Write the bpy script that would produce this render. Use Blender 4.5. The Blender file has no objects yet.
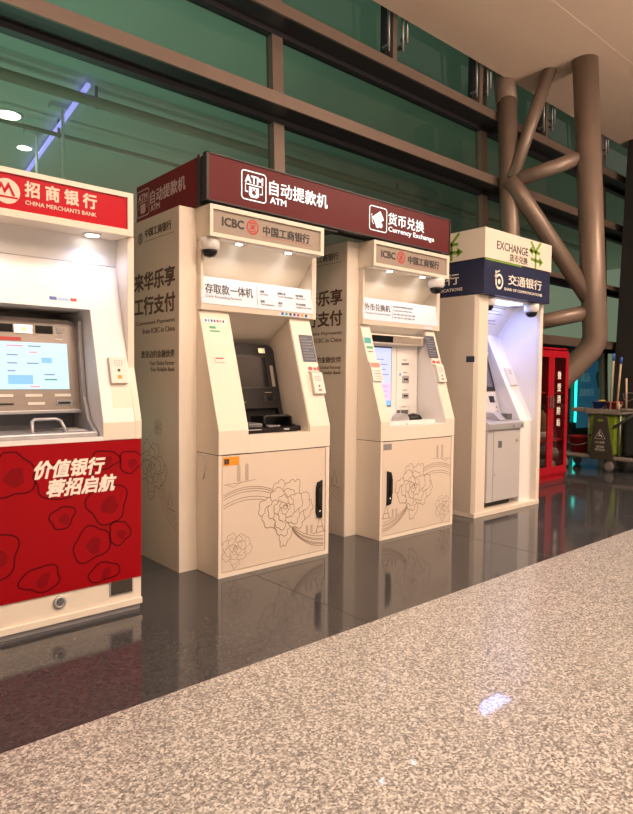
import bpy, bmesh, math, random
from mathutils import Vector, Matrix
random.seed(7)
SC = bpy.context.scene
COL = SC.collection
PI = math.pi

# ------------------------------------------------------------------ camera
cam_d = bpy.data.cameras.new('camera')
cam = bpy.data.objects.new('camera', cam_d)
COL.objects.link(cam)
yaw, pitch, roll = 0.853706, 0.044704, 0.010145
f = Vector((math.cos(yaw)*math.cos(pitch), math.sin(yaw)*math.cos(pitch), -math.sin(pitch)))
r = Vector((math.sin(yaw), -math.cos(yaw), 0))
u = r.cross(f)
c_, s_ = math.cos(roll), math.sin(roll)
r2, u2 = c_*r+s_*u, -s_*r+c_*u
cam.matrix_world = Matrix(((r2.x, u2.x, -f.x, 0), (r2.y, u2.y, -f.y, 0), (r2.z, u2.z, -f.z, 1.2), (0, 0, 0, 1)))
cam_d.sensor_fit = 'HORIZONTAL'
cam_d.sensor_width = 36
cam_d.lens = 624.9/633*36
cam_d.clip_end = 200
SC.camera = cam

# ------------------------------------------------------------------ world, lamps, exposure
SC.view_settings.view_transform = 'Standard'
SC.view_settings.look = 'None'
SC.view_settings.exposure = 0.13
SC.view_settings.gamma = 1.0
w = bpy.data.worlds.new('world')
SC.world = w
w.use_nodes = True
w.node_tree.nodes['Background'].inputs[0].default_value = (1.0, 0.86, 0.74, 1)
w.node_tree.nodes['Background'].inputs[1].default_value = 0.30

def lamp(name, kind, loc, energy, color, size=None, rot=(0, 0, 0), size_y=None, spot=None, radius=None, blend=0.5):
    d = bpy.data.lights.new(name, kind)
    d.energy = energy
    d.color = color
    if kind == 'AREA':
        d.size = size
        if size_y:
            d.shape = 'RECTANGLE'
            d.size_y = size_y
    else:
        if radius is not None:
            d.shadow_soft_size = radius
    if kind == 'SPOT':
        d.spot_size = spot
        d.spot_blend = blend
    o = bpy.data.objects.new(name, d)
    o.location = loc
    o.rotation_euler = rot
    COL.objects.link(o)
    return o
WARM = (1.0, 0.815, 0.655)
lamp('hall_ceiling_lamp', 'AREA', (2.0, -0.5, 5.75), 195, WARM, 1.2)
lamp('hall_ceiling_lamp', 'AREA', (8.6, -0.5, 5.75), 200, WARM, 1.2)
lamp('hall_ceiling_lamp', 'AREA', (-2.0, -3.0, 5.75), 60, WARM, 1.6)
lamp('hall_ceiling_lamp', 'AREA', (4.0, -4.5, 5.75), 330, WARM, 1.6)
lamp('hall_ceiling_lamp', 'AREA', (10.0, -3.0, 5.75), 150, WARM, 1.6)
lamp('added_ceiling_fill', 'AREA', (1.0, -3.5, 2.6), 640, WARM, 1.5, (PI, 0, 0))  # unseen lamps added to brighten the hall ceiling
lamp('added_ceiling_fill', 'AREA', (8.0, -3.5, 2.6), 920, WARM, 1.5, (PI, 0, 0))
# uplights added low beyond the glass to brighten the ceiling there evenly
for x, y, e in ((0.5, 10.0, 105), (4.2, 11.5, 50), (4.5, 18.0, 130)):
    lamp('added_outer_uplight', 'AREA', (x, y, 0.3), e, (0.80, 1.0, 0.90), 2.5, (PI, 0, 0))

# ------------------------------------------------------------------ materials
def mat(name, col, rough=0.5, metal=0.0, spec=0.5, emit=None, estr=0.0, bump=0.0, bscale=80.0, var=0.0, vscale=3.0, coat=0.0):
    m = bpy.data.materials.new(name)
    m.use_nodes = True
    nt = m.node_tree
    b = nt.nodes['Principled BSDF']
    b.inputs['Base Color'].default_value = (*col, 1)
    b.inputs['Roughness'].default_value = rough
    b.inputs['Metallic'].default_value = metal
    b.inputs['Specular IOR Level'].default_value = spec
    if coat:
        b.inputs['Coat Weight'].default_value = coat
        b.inputs['Coat Roughness'].default_value = 0.05
    if emit:
        b.inputs['Emission Color'].default_value = (*emit, 1)
        b.inputs['Emission Strength'].default_value = estr
    tc = nt.nodes.new('ShaderNodeTexCoord')
    if var > 0:
        n = nt.nodes.new('ShaderNodeTexNoise')
        n.inputs['Scale'].default_value = vscale
        n.inputs['Detail'].default_value = 4
        nt.links.new(tc.outputs['Object'], n.inputs['Vector'])
        mx = nt.nodes.new('ShaderNodeMix')
        mx.data_type = 'RGBA'
        mx.inputs[6].default_value = (*[c*(1-var) for c in col], 1)
        mx.inputs[7].default_value = (*[min(1, c*(1+var)) for c in col], 1)
        nt.links.new(n.outputs['Fac'], mx.inputs[0])
        nt.links.new(mx.outputs[2], b.inputs['Base Color'])
    if bump > 0:
        n = nt.nodes.new('ShaderNodeTexNoise')
        n.inputs['Scale'].default_value = bscale
        nt.links.new(tc.outputs['Object'], n.inputs['Vector'])
        bp = nt.nodes.new('ShaderNodeBump')
        bp.inputs['Strength'].default_value = bump
        bp.inputs['Distance'].default_value = 0.002
        nt.links.new(n.outputs['Fac'], bp.inputs['Height'])
        nt.links.new(bp.outputs['Normal'], b.inputs['Normal'])
    return m

def hexc(r_, g_, b_):
    def l(v):
        v /= 255
        return v/12.92 if v < 0.04045 else ((v+0.055)/1.055)**2.4
    return (l(r_), l(g_), l(b_))

M = {}
M['cream'] = mat('cream_paint', (0.78, 0.70, 0.60), 0.38, var=0.03)
M['white'] = mat('white_paint', (0.80, 0.78, 0.76), 0.35, var=0.02)
M['door'] = mat('door_paint', (0.70, 0.60, 0.50), 0.40, var=0.03)
M['wing'] = mat('side_panel_film', (0.60, 0.53, 0.46), 0.35, var=0.03)
M['plaque'] = mat('plaque_taupe', (0.35, 0.29, 0.24), 0.30, coat=0.3)
M['maroon'] = mat('maroon_sign', (0.095, 0.007, 0.010), 0.4, spec=0.25, emit=(0.15, 0.012, 0.014), estr=0.12)
M['side_red'] = mat('dark_red_film', (0.19, 0.010, 0.018), 0.4, spec=0.25)
M['black'] = mat('black_plastic', (0.016, 0.015, 0.015), 0.35, spec=0.3)
M['dark_trim'] = mat('dark_trim', (0.035, 0.030, 0.030), 0.4)
M['atm_dark'] = mat('charcoal_plastic', (0.016, 0.014, 0.014), 0.42, spec=0.15, bump=0.1, bscale=400)
M['glass_black'] = mat('dark_screen', (0.01, 0.01, 0.012), 0.12, spec=0.2)
M['sign_white'] = mat('lit_letter', (0.6, 0.65, 0.65), 0.5, emit=(0.80, 0.95, 0.97), estr=0.75)
M['brown_ink'] = mat('brown_ink', (0.10, 0.05, 0.035), 0.5)
M['ink'] = mat('dark_ink', (0.045, 0.040, 0.040), 0.5)
M['line_ink'] = mat('taupe_line_ink', (0.22, 0.15, 0.11), 0.5)
M['grey_ink'] = mat('grey_ink', (0.25, 0.24, 0.25), 0.5)
M['red_ink'] = mat('red_ink', (0.55, 0.03, 0.03), 0.4)
M['info'] = mat('info_panel_cool_tint', (0.68, 0.77, 0.90), 0.4)  # white panel, cool spotlight tint put into the base colour
M['hood_back'] = mat('glossy_reflector', (0.76, 0.70, 0.60), 0.10, coat=0.4)
M['lamp'] = mat('lit_lamp', (1, 1, 1), 0.5, emit=(1.0, 0.95, 0.9), estr=14)
M['cool_panel'] = mat('cool_light_panel', (1, 1, 1), 0.5, emit=(0.48, 0.68, 1.0), estr=2.6)
M['red'] = mat('bank_red', (0.50, 0.003, 0.014), 0.35, spec=0.2)
M['red_front'] = mat('bank_red_film', (0.30, 0.002, 0.006), 0.35, spec=0.15, var=0.06)
M['red_line'] = mat('dark_red_line', (0.09, 0.001, 0.002), 0.35, spec=0.15)
M['pale_letter'] = mat('pale_letter', (0.82, 0.62, 0.52), 0.5)
M['white_letter'] = mat('white_letter', (0.85, 0.80, 0.72), 0.5)
M['silver'] = mat('silver_paint', (0.45, 0.44, 0.46), 0.32, metal=0.35)
M['beige_metal'] = mat('beige_metal', (0.30, 0.25, 0.215), 0.32, metal=0.3)
M['grey'] = mat('grey_paint', (0.50, 0.48, 0.48), 0.42, var=0.03)
M['grey_dark'] = mat('dark_grey_plastic', (0.12, 0.12, 0.13), 0.4)
M['navy'] = mat('navy_panel', (0.022, 0.028, 0.075), 0.32)
M['green_ink'] = mat('leaf_green', (0.19, 0.36, 0.03), 0.5)
M['bronze'] = mat('bronze_paint', (0.25, 0.18, 0.14), 0.36, metal=0.3, var=0.10, vscale=5, bump=0.1)
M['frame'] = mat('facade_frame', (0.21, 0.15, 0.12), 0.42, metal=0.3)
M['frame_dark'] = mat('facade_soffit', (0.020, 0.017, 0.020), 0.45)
M['steel'] = mat('steel_rod', (0.30, 0.30, 0.29), 0.35, metal=0.7)
M['ceiling'] = mat('ceiling_panel', (0.68, 0.51, 0.40), 0.55, var=0.04, vscale=0.6)
M['seam'] = mat('ceiling_joint', (0.72, 0.60, 0.48), 0.6)
M['pillar'] = mat('dark_pillar', (0.022, 0.018, 0.017), 0.5, var=0.1)
M['fire_red'] = mat('cabinet_red', (0.38, 0.005, 0.014), 0.30)
M['handle'] = mat('chrome', (0.6, 0.58, 0.55), 0.2, metal=1.0)
M['orange'] = mat('orange_sticker', (0.80, 0.32, 0.02), 0.5)
M['blue'] = mat('blue_plastic', (0.03, 0.09, 0.38), 0.4)
M['red_plastic'] = mat('red_plastic', (0.38, 0.010, 0.015), 0.4)
M['lime'] = mat('lime_fabric', (0.20, 0.30, 0.015), 0.7, bump=0.3, bscale=60)
M['olive'] = mat('dark_brown_board', (0.050, 0.040, 0.030), 0.55)
M['trolley'] = mat('trolley_plastic', (0.24, 0.21, 0.18), 0.5)
M['bag'] = mat('dark_bag', (0.022, 0.030, 0.028), 0.4, bump=0.6, bscale=18)
M['wood'] = mat('pale_wood', (0.55, 0.40, 0.27), 0.6, var=0.1)
M['tan'] = mat('tan_box', (0.42, 0.22, 0.09), 0.6, var=0.15, vscale=15)
M['canvas'] = mat('grey_canvas', (0.22, 0.19, 0.16), 0.8, bump=0.5, bscale=60)
M['beyond'] = mat('outer_hall_paint', (0.55, 0.62, 0.56), 0.6, var=0.08, vscale=0.4)
M['pipe'] = mat('outer_pipe', (0.26, 0.26, 0.22), 0.5)
M['cyan'] = mat('cyan_tube', (0.1, 0.9, 0.9), 0.5, emit=(0.03, 0.85, 0.90), estr=3.2)
M['violet'] = mat('violet_reflection', (0.5, 0.4, 0.9), 0.5, emit=(0.36, 0.26, 0.92), estr=1.5)
M['poster'] = mat('blue_poster', (0.03, 0.10, 0.20), 0.4, emit=(0.02, 0.075, 0.16), estr=0.9)
M['poster_text'] = mat('poster_lettering', (0.2, 0.3, 0.4), 0.5, emit=(0.16, 0.22, 0.30), estr=0.7)
M['screen'] = mat('lit_screen', (0.1, 0.15, 0.2), 0.2, emit=(0.62, 0.86, 0.98), estr=0.95)
M['screen_blue'] = mat('screen_blue', (0.1, 0.2, 0.5), 0.2, emit=(0.22, 0.50, 0.88), estr=0.9)
M['screen_text'] = mat('screen_lettering', (0.05, 0.08, 0.15), 0.4, emit=(0.25, 0.35, 0.50), estr=0.6)
M['screen_red'] = mat('screen_red', (0.5, 0.05, 0.08), 0.3, emit=(0.85, 0.30, 0.38), estr=0.8)
M['screen_lilac'] = mat('screen_lilac', (0.3, 0.35, 0.6), 0.2, emit=(0.42, 0.50, 0.80), estr=0.85)
M['screen_pink'] = mat('screen_pink', (0.6, 0.3, 0.5), 0.2, emit=(0.80, 0.45, 0.70), estr=0.85)
M['amber'] = mat('amber_light', (0.9, 0.6, 0.2), 0.3, emit=(1.0, 0.62, 0.15), estr=1.6)
M['badge'] = mat('badge_white', (0.72, 0.68, 0.62), 0.4)
M['notice'] = mat('navy_notice', (0.035, 0.045, 0.09), 0.4)
M['teal'] = mat('teal_ink', (0.03, 0.36, 0.38), 0.5)
M['green_card'] = mat('green_ink', (0.04, 0.38, 0.18), 0.5)
M['rubber'] = mat('grey_rubber', (0.22, 0.20, 0.19), 0.7)
M['yellow'] = mat('yellow_plastic', (0.65, 0.45, 0.05), 0.5)

def granite(name, cols, scale, rough, stretch=1.0, coat=0.0):
    m = bpy.data.materials.new(name)
    m.use_nodes = True
    nt = m.node_tree
    b = nt.nodes['Principled BSDF']
    tc = nt.nodes.new('ShaderNodeTexCoord')
    n = nt.nodes.new('ShaderNodeTexNoise')
    n.inputs['Scale'].default_value = scale
    n.inputs['Detail'].default_value = 3.5
    n.inputs['Roughness'].default_value = 0.55
    nt.links.new(tc.outputs['Object'], n.inputs['Vector'])
    v = nt.nodes.new('ShaderNodeTexVoronoi')
    v.inputs['Scale'].default_value = scale*0.9
    nt.links.new(tc.outputs['Object'], v.inputs['Vector'])
    sep = nt.nodes.new('ShaderNodeSeparateColor')
    nt.links.new(v.outputs['Color'], sep.inputs[0])
    mm = nt.nodes.new('ShaderNodeMix')
    mm.data_type = 'FLOAT'
    mm.inputs[0].default_value = 0.45
    nt.links.new(n.outputs['Fac'], mm.inputs[2])
    nt.links.new(sep.outputs[0], mm.inputs[3])
    rp = nt.nodes.new('ShaderNodeValToRGB')
    e = rp.color_ramp.elements
    e[0].position = cols[0][0]
    e[0].color = (*cols[0][1], 1)
    e[1].position = cols[-1][0]
    e[1].color = (*cols[-1][1], 1)
    for p, c in cols[1:-1]:
        q = e.new(p)
        q.color = (*c, 1)
    nt.links.new(mm.outputs[0], rp.inputs[0])
    nt.links.new(rp.outputs[0], b.inputs['Base Color'])
    b.inputs['Roughness'].default_value = rough
    b.inputs['Coat Weight'].default_value = coat
    b.inputs['Coat Roughness'].default_value = 0.04
    return m
M['granite'] = granite('speckled_granite', [(0.22, (0.085, 0.080, 0.076)), (0.42, (0.24, 0.230, 0.216)), (0.57, (0.41, 0.392, 0.37)), (0.74, (0.66, 0.64, 0.61))], 150, 0.42, coat=0.4)
M['dark_stone'] = granite('dark_polished_stone', [(0.25, (0.036, 0.036, 0.040)), (0.5, (0.046, 0.046, 0.050)), (0.8, (0.066, 0.065, 0.070))], 90, 0.085)

def glass(name, tint, gloss_rough=0.02):
    m = bpy.data.materials.new(name)
    m.use_nodes = True
    nt = m.node_tree
    nt.nodes.clear()
    out = nt.nodes.new('ShaderNodeOutputMaterial')
    t = nt.nodes.new('ShaderNodeBsdfTransparent')
    t.inputs[0].default_value = (*tint, 1)
    g = nt.nodes.new('ShaderNodeBsdfGlossy')
    g.inputs['Roughness'].default_value = gloss_rough
    fr = nt.nodes.new('ShaderNodeFresnel')
    fr.inputs[0].default_value = 1.45
    mx = nt.nodes.new('ShaderNodeMixShader')
    ge = nt.nodes.new('ShaderNodeNewGeometry')
    iv = nt.nodes.new('ShaderNodeMath')
    iv.operation = 'SUBTRACT'
    iv.inputs[0].default_value = 1.0
    nt.links.new(ge.outputs['Backfacing'], iv.inputs[1])
    ml = nt.nodes.new('ShaderNodeMath')
    ml.operation = 'MULTIPLY'
    nt.links.new(fr.outputs[0], ml.inputs[0])
    nt.links.new(iv.outputs[0], ml.inputs[1])
    nt.links.new(ml.outputs[0], mx.inputs[0])
    nt.links.new(t.outputs[0], mx.inputs[1])
    nt.links.new(g.outputs[0], mx.inputs[2])
    nt.links.new(mx.outputs[0], out.inputs[0])
    return m
M['green_glass'] = glass('green_tinted_glass', (0.70, 0.85, 0.74))
M['clear_glass'] = glass('clear_glass', (0.80, 0.80, 0.80))

# ------------------------------------------------------------------ helpers
def V(*a):
    return Vector(a)

class MB:
    """collects shapes of one part"""
    def __init__(self):
        self.bm = bmesh.new()

    def box(self, x0, x1, y0, y1, z0, z1, bev=0.0):
        b = bmesh.new()
        vs = [b.verts.new((x, y, z)) for x in (x0, x1) for y in (y0, y1) for z in (z0, z1)]
        for q in ((0, 1, 3, 2), (4, 6, 7, 5), (0, 4, 5, 1), (2, 3, 7, 6), (0, 2, 6, 4), (1, 5, 7, 3)):
            b.faces.new([vs[i] for i in q])
        if bev > 0:
            bmesh.ops.bevel(b, geom=list(b.edges), offset=bev, segments=2, affect='EDGES', profile=0.5)
        self._merge(b)
        return self

    def prism(self, pts, a0, a1, axis='X', bev=0.0):
        """polygon pts extruded from a0 to a1 along axis (X: pts are (y,z); Y: (x,z); Z: (x,y))"""
        def P(p, a):
            if axis == 'X':
                return (a, p[0], p[1])
            if axis == 'Y':
                return (p[0], a, p[1])
            return (p[0], p[1], a)
        b = bmesh.new()
        A = [b.verts.new(P(p, a0)) for p in pts]
        B = [b.verts.new(P(p, a1)) for p in pts]
        n = len(pts)
        b.faces.new(A[::-1])
        b.faces.new(B)
        for i in range(n):
            j = (i+1) % n
            b.faces.new((A[i], A[j], B[j], B[i]))
        bmesh.ops.recalc_face_normals(b, faces=list(b.faces))
        if bev > 0:
            bmesh.ops.bevel(b, geom=list(b.edges), offset=bev, segments=2, affect='EDGES', profile=0.5)
        self._merge(b)
        return self

    def hexa(self, p8):
        """8 points: bottom 4 then top 4"""
        b = bmesh.new()
        vs = [b.verts.new(p) for p in p8]
        for q in ((3, 2, 1, 0), (4, 5, 6, 7), (0, 1, 5, 4), (1, 2, 6, 5), (2, 3, 7, 6), (3, 0, 4, 7)):
            b.faces.new([vs[i] for i in q])
        bmesh.ops.recalc_face_normals(b, faces=list(b.faces))
        self._merge(b)
        return self

    def tube(self, pts, rad, seg=12, cap=True):
        pts = [Vector(p) for p in pts]
        rads = rad if isinstance(rad, (list, tuple)) else [rad]*len(pts)
        b = bmesh.new()
        rings = []
        up = None
        for i, p in enumerate(pts):
            if i == 0:
                t = pts[1]-p
            elif i == len(pts)-1:
                t = p-pts[i-1]
            else:
                t = (pts[i+1]-p).normalized()+(p-pts[i-1]).normalized()
            t.normalize()
            if up is None:
                up = Vector((0, 0, 1)) if abs(t.z) < 0.9 else Vector((1, 0, 0))
            a = t.cross(up).normalized()
            c = a.cross(t).normalized()
            up = c
            rings.append([b.verts.new(p+(a*math.cos(2*PI*k/seg)+c*math.sin(2*PI*k/seg))*rads[i]) for k in range(seg)])
        for i in range(len(rings)-1):
            for k in range(seg):
                j = (k+1) % seg
                fc = b.faces.new((rings[i][k], rings[i][j], rings[i+1][j], rings[i+1][k]))
                fc.smooth = True
        if cap:
            b.faces.new(rings[0][::-1])
            b.faces.new(rings[-1])
        bmesh.ops.recalc_face_normals(b, faces=list(b.faces))
        self._merge(b)
        return self

    def lathe(self, prof, c=(0, 0, 0), axis='Z', seg=24, a0=0, a1=2*PI):
        """prof: (radius, height)"""
        b = bmesh.new()
        full = abs(a1-a0-2*PI) < 1e-6
        n = seg if full else seg+1
        rings = []
        for (rr, h) in prof:
            ring = []
            for k in range(n):
                a = a0+(a1-a0)*k/seg
                x, y = rr*math.cos(a), rr*math.sin(a)
                if axis == 'Z':
                    p = (c[0]+x, c[1]+y, c[2]+h)
                elif axis == 'Y':
                    p = (c[0]+x, c[1]+h, c[2]+y)
                else:
                    p = (c[0]+h, c[1]+x, c[2]+y)
                ring.append(b.verts.new(p))
            rings.append(ring)
        for i in range(len(rings)-1):
            for k in range(seg):
                j = (k+1) % n
                try:
                    fc = b.faces.new((rings[i][k], rings[i][j], rings[i+1][j], rings[i+1][k]))
                    fc.smooth = True
                except ValueError:
                    pass
        if full:
            if prof[0][0] > 1e-4:
                b.faces.new(rings[0][::-1])
            if prof[-1][0] > 1e-4:
                b.faces.new(rings[-1])
        bmesh.ops.remove_doubles(b, verts=list(b.verts), dist=1e-5)
        bmesh.ops.recalc_face_normals(b, faces=list(b.faces))
        self._merge(b)
        return self

    def _merge(self, b):
        me = bpy.data.meshes.new('tmp')
        b.to_mesh(me)
        b.free()
        self.bm.from_mesh(me)
        bpy.data.meshes.remove(me)

    def build(self, name, material, parent=None, label=None):
        me = bpy.data.meshes.new(name)
        self.bm.to_mesh(me)
        self.bm.free()
        me.materials.append(M[material] if isinstance(material, str) else material)
        o = bpy.data.objects.new(name, me)
        COL.objects.link(o)
        if parent is not None:
            o.parent = parent
            # children keep world coordinates: parents are placed before their parts
            o.matrix_parent_inverse = world(parent).inverted()
        if label:
            o['label'] = label
        return o

def world(o):
    m = Matrix.LocRotScale(o.location, o.rotation_euler, o.scale)
    if o.parent:
        return world(o.parent) @ o.matrix_parent_inverse @ m
    return m

def thing(name, label, cat, loc, group=None):
    o = bpy.data.objects.new(name, None)
    COL.objects.link(o)
    o.location = loc
    o.empty_display_size = 0.1
    return tag(o, label, cat, group)

def tag(o, label, cat, group=None):
    o['label'] = label
    o['category'] = cat
    if group:
        o['group'] = group
    return o

def struct(o):
    o['kind'] = 'structure'
    return o

def B(name, material, parent, x0, x1, y0, y1, z0, z1, bev=0.0, label=None):
    return MB().box(x0, x1, y0, y1, z0, z1, bev).build(name, material, parent, label)

FRAMES = {   # (text right, text up, outward)
    'F': (V(1, 0, 0), V(0, 0, 1), V(0, -1, 0)),      # seen from the hall, on faces looking to -Y
    'L': (V(0, -1, 0), V(0, 0, 1), V(-1, 0, 0)),     # on faces looking to -X
}

def frame_for(kind, tilt=None):
    if tilt is not None:                              # face sloping back: tilt = (dy, dz) direction of 'up'
        up = V(0, tilt[0], tilt[1]).normalized()
        rt = V(1, 0, 0)
        return rt, up, rt.cross(up)
    return FRAMES[kind]

def text_mesh(s, bold=0.0):
    c = bpy.data.curves.new('lettering', 'FONT')
    c.body = s
    c.extrude = 0.0
    c.resolution_u = 2
    o = bpy.data.objects.new('lettering', c)
    COL.objects.link(o)
    bpy.context.view_layer.update()
    dg = bpy.context.evaluated_depsgraph_get()
    me = bpy.data.meshes.new_from_object(o.evaluated_get(dg))
    bpy.data.objects.remove(o)
    bpy.data.curves.remove(c)
    return me

def text(s, p, wd, ht, material, parent, kind='F', bold=0.0, tilt=None, name='lettering', shear=0.0, thick=0.0015, align='tl', lines=None):
    """letters fitted in a box wd x ht whose top left corner is p"""
    me = text_mesh(s, bold)
    xs = [v.co.x for v in me.vertices]
    ys = [v.co.y for v in me.vertices]
    if not xs:
        return None
    x0, x1, y0, y1 = min(xs), max(xs), min(ys), max(ys)
    sx = wd/(x1-x0) if wd else ht/(y1-y0)
    sy = ht/(y1-y0) if ht else sx
    rt, up, out = frame_for(kind, tilt)
    b = bmesh.new()
    sh = max(0.0, bold)*2.2
    for ci, (dx, dy) in enumerate(((0, 0), (sh, 0), (0, sh), (sh, sh)) if sh else ((0, 0),)):
        n0 = len(b.verts)
        b.from_mesh(me)
        b.verts.ensure_lookup_table()
        for v in b.verts[n0:]:
            v.co.x += dx-sh/2
            v.co.y += dy-sh/2
            v.co.z = ci
    bpy.data.meshes.remove(me)
    P = Vector(p)
    for v in b.verts:
        lx, ly = (v.co.x-x0)*sx, (v.co.y-y1)*sy
        lx += shear*(ly+sy*(y1-y0))
        v.co = P + rt*lx + up*ly + out*(thick+v.co.z*0.00015)
    ret = bmesh.ops.extrude_face_region(b, geom=list(b.faces))
    vs = [g for g in ret['geom'] if isinstance(g, bmesh.types.BMVert)]
    bmesh.ops.translate(b, verts=vs, vec=-out*thick*0.8)
    bmesh.ops.recalc_face_normals(b, faces=list(b.faces))
    me = bpy.data.meshes.new(name)
    b.to_mesh(me)
    b.free()
    me.materials.append(M[material])
    o = bpy.data.objects.new(name, me)
    COL.objects.link(o)
    if parent is not None:
        o.parent = parent
        o.matrix_parent_inverse = world(parent).inverted()
    return o

class Flat:
    """thin printed shapes on a plane; local coordinates (a, b) run right and up from p"""
    def __init__(self, p, kind='F', tilt=None, lift=0.0012):
        self.P = Vector(p)
        self.rt, self.up, self.out = frame_for(kind, tilt)
        self.bm = bmesh.new()
        self.lift = lift

    def pt(self, a, b, l=None):
        return self.P+self.rt*a+self.up*b+self.out*(self.lift if l is None else l)

    def poly(self, pts, lift=None, th=0.0008):
        l = self.lift if lift is None else lift
        vs = [self.bm.verts.new(self.pt(a, b, l)) for a, b in pts]
        ws = [self.bm.verts.new(self.pt(a, b, l-th)) for a, b in pts]
        n = len(pts)
        try:
            fs = [self.bm.faces.new(vs), self.bm.faces.new(ws[::-1])]
        except ValueError:
            return self
        for i in range(n):
            j = (i+1) % n
            self.bm.faces.new((vs[i], ws[i], ws[j], vs[j]))
        return self

    def rect(self, a0, a1, b0, b1, lift=None):
        return self.poly([(a0, b0), (a1, b0), (a1, b1), (a0, b1)], lift)

    def line(self, pts, wd, closed=False, lift=None):
        l = self.lift if lift is None else lift
        n = len(pts)
        L, R = [], []
        for i in range(n):
            if closed:
                p, q = pts[i-1], pts[(i+1) % n]
            else:
                p, q = pts[max(i-1, 0)], pts[min(i+1, n-1)]
            dx, dy = q[0]-p[0], q[1]-p[1]
            d = math.hypot(dx, dy) or 1
            nx, ny = -dy/d*wd/2, dx/d*wd/2
            L.append(self.bm.verts.new(self.pt(pts[i][0]+nx, pts[i][1]+ny, l)))
            R.append(self.bm.verts.new(self.pt(pts[i][0]-nx, pts[i][1]-ny, l)))
        for i in range(n if closed else n-1):
            j = (i+1) % n
            self.bm.faces.new((L[i], R[i], R[j], L[j]))
        return self

    def ring(self, a, b, ra, rb, wd, seg=32):
        return self.line([(a+ra*math.cos(2*PI*k/seg), b+rb*math.sin(2*PI*k/seg)) for k in range(seg)], wd, True)

    def disc(self, a, b, ra, rb, seg=28, lift=None):
        return self.poly([(a+ra*math.cos(2*PI*k/seg), b+rb*math.sin(2*PI*k/seg)) for k in range(seg)], lift)

    def build(self, name, material, parent, label=None):
        m = MB()
        m.bm.free()
        m.bm = self.bm
        bmesh.ops.recalc_face_normals(self.bm, faces=list(self.bm.faces))
        return m.build(name, material, parent, label)

# ================================================================== SETTING
struct(B('floor', 'granite', None, -6, 16, -8, 2.111, -0.05, 0))
struct(B('floor', 'dark_stone', None, -6, 16, 2.111, 5.9, -0.05, 0))
jo = MB()
for x in (-1.4, 0.4, 2.2, 4.0, 5.8, 7.6, 9.4):
    jo.box(x, x+0.004, 2.112, 5.5, 0, 0.0006)
jo.box(-6, 14, 3.55, 3.554, 0, 0.0006)
struct(jo.build('trim_1', 'black', None))
struct(B('floor', 'dark_trim', None, -6, 30, 5.9, 24, -0.05, -0.01))
CZ = 5.83
struct(B('ceiling', 'ceiling', None, -6, 16, -8, 5.5, CZ, CZ+0.12))
cs = MB()
cs.box(-6, 16, 4.03, 4.045, CZ-0.003, CZ+0.01)
cs.box(-6, 16, 1.5, 1.515, CZ-0.003, CZ+0.01)
struct(cs.build('trim_2', 'seam', None))
struct(B('ceiling', 'frame_dark', None, -6, 30, 5.0, 6.6, 6.9, 7.0))
struct(B('ceiling', 'beyond', None, -8, 34, 6.6, 26, 7.2, 7.4))
struct(B('wall_far', 'beyond', None, -8, 34, 24, 24.2, -0.05, 7.4))
struct(B('wall_left_blocker', 'frame', None, -6.1, -5.9, -8, 5.6, 0, CZ))  # unseen wall added to keep light off the side panels
struct(B('wall_right', 'frame_dark', None, 15.9, 16.1, -8, 5.6, 0, CZ))

def fy(z):                     # the glass front leans slightly outward with height
    return 5.5+0.042*(z-4.4)

# transoms: brown front, dark underside
def transom(n, z0, z1, depth=0.40, x0=-5, x1=16):
    y = fy(z0)
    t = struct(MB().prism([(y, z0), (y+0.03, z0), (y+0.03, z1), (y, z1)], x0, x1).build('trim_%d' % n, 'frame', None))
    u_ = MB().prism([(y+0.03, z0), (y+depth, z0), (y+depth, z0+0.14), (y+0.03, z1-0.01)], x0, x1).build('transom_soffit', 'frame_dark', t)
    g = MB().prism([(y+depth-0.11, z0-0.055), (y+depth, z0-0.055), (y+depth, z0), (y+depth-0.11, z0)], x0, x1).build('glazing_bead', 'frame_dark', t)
    return t
transom(3, 5.16, 5.285)
transom(4, 4.165, 4.295)
transom(5, 1.83, 1.98, 0.3)
transom(6, 2.98, 3.06, 0.3, 9.0, 16)
def mullion(n, x, z0, z1, wd=0.15):
    y0, y1 = fy(z0)+0.30, fy(z1)+0.30
    m = MB().hexa([(x, y0, z0), (x+wd, y0, z0), (x+wd, y0+0.12, z0), (x, y0+0.12, z0),
                   (x, y1, z1), (x+wd, y1, z1), (x+wd, y1+0.12, z1), (x, y1+0.12, z1)])
    return struct(m.build('trim_%d' % n, 'frame', None))
k = 7
for x in (-3.8, 0.28, 4.36, 8.44, 12.6):
    for z0, z1 in ((0, 1.83), (1.98, 4.165), (4.295, 5.16), (5.285, 6.9)):
        mullion(k, x, z0, z1)
        k += 1
# glass panes, one window per bay and row
xs = (-5, -3.65, 0.43, 4.51, 8.59, 12.75, 16)
k = 1
for i in range(len(xs)-1):
    for z0, z1 in ((0.03, 1.83), (1.98, 4.165), (4.295, 5.16), (5.285, 6.85)):
        y0, y1 = fy(z0)+0.36, fy(z1)+0.36
        g = MB().hexa([(xs[i], y0, z0), (xs[i+1]-0.16, y0, z0), (xs[i+1]-0.16, y0+0.012, z0), (xs[i], y0+0.012, z0),
                       (xs[i], y1, z1), (xs[i+1]-0.16, y1, z1), (xs[i+1]-0.16, y1+0.012, z1), (xs[i], y1+0.012, z1)])
        struct(g.build('window_%d' % k, 'green_glass', None))
        k += 1

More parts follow.
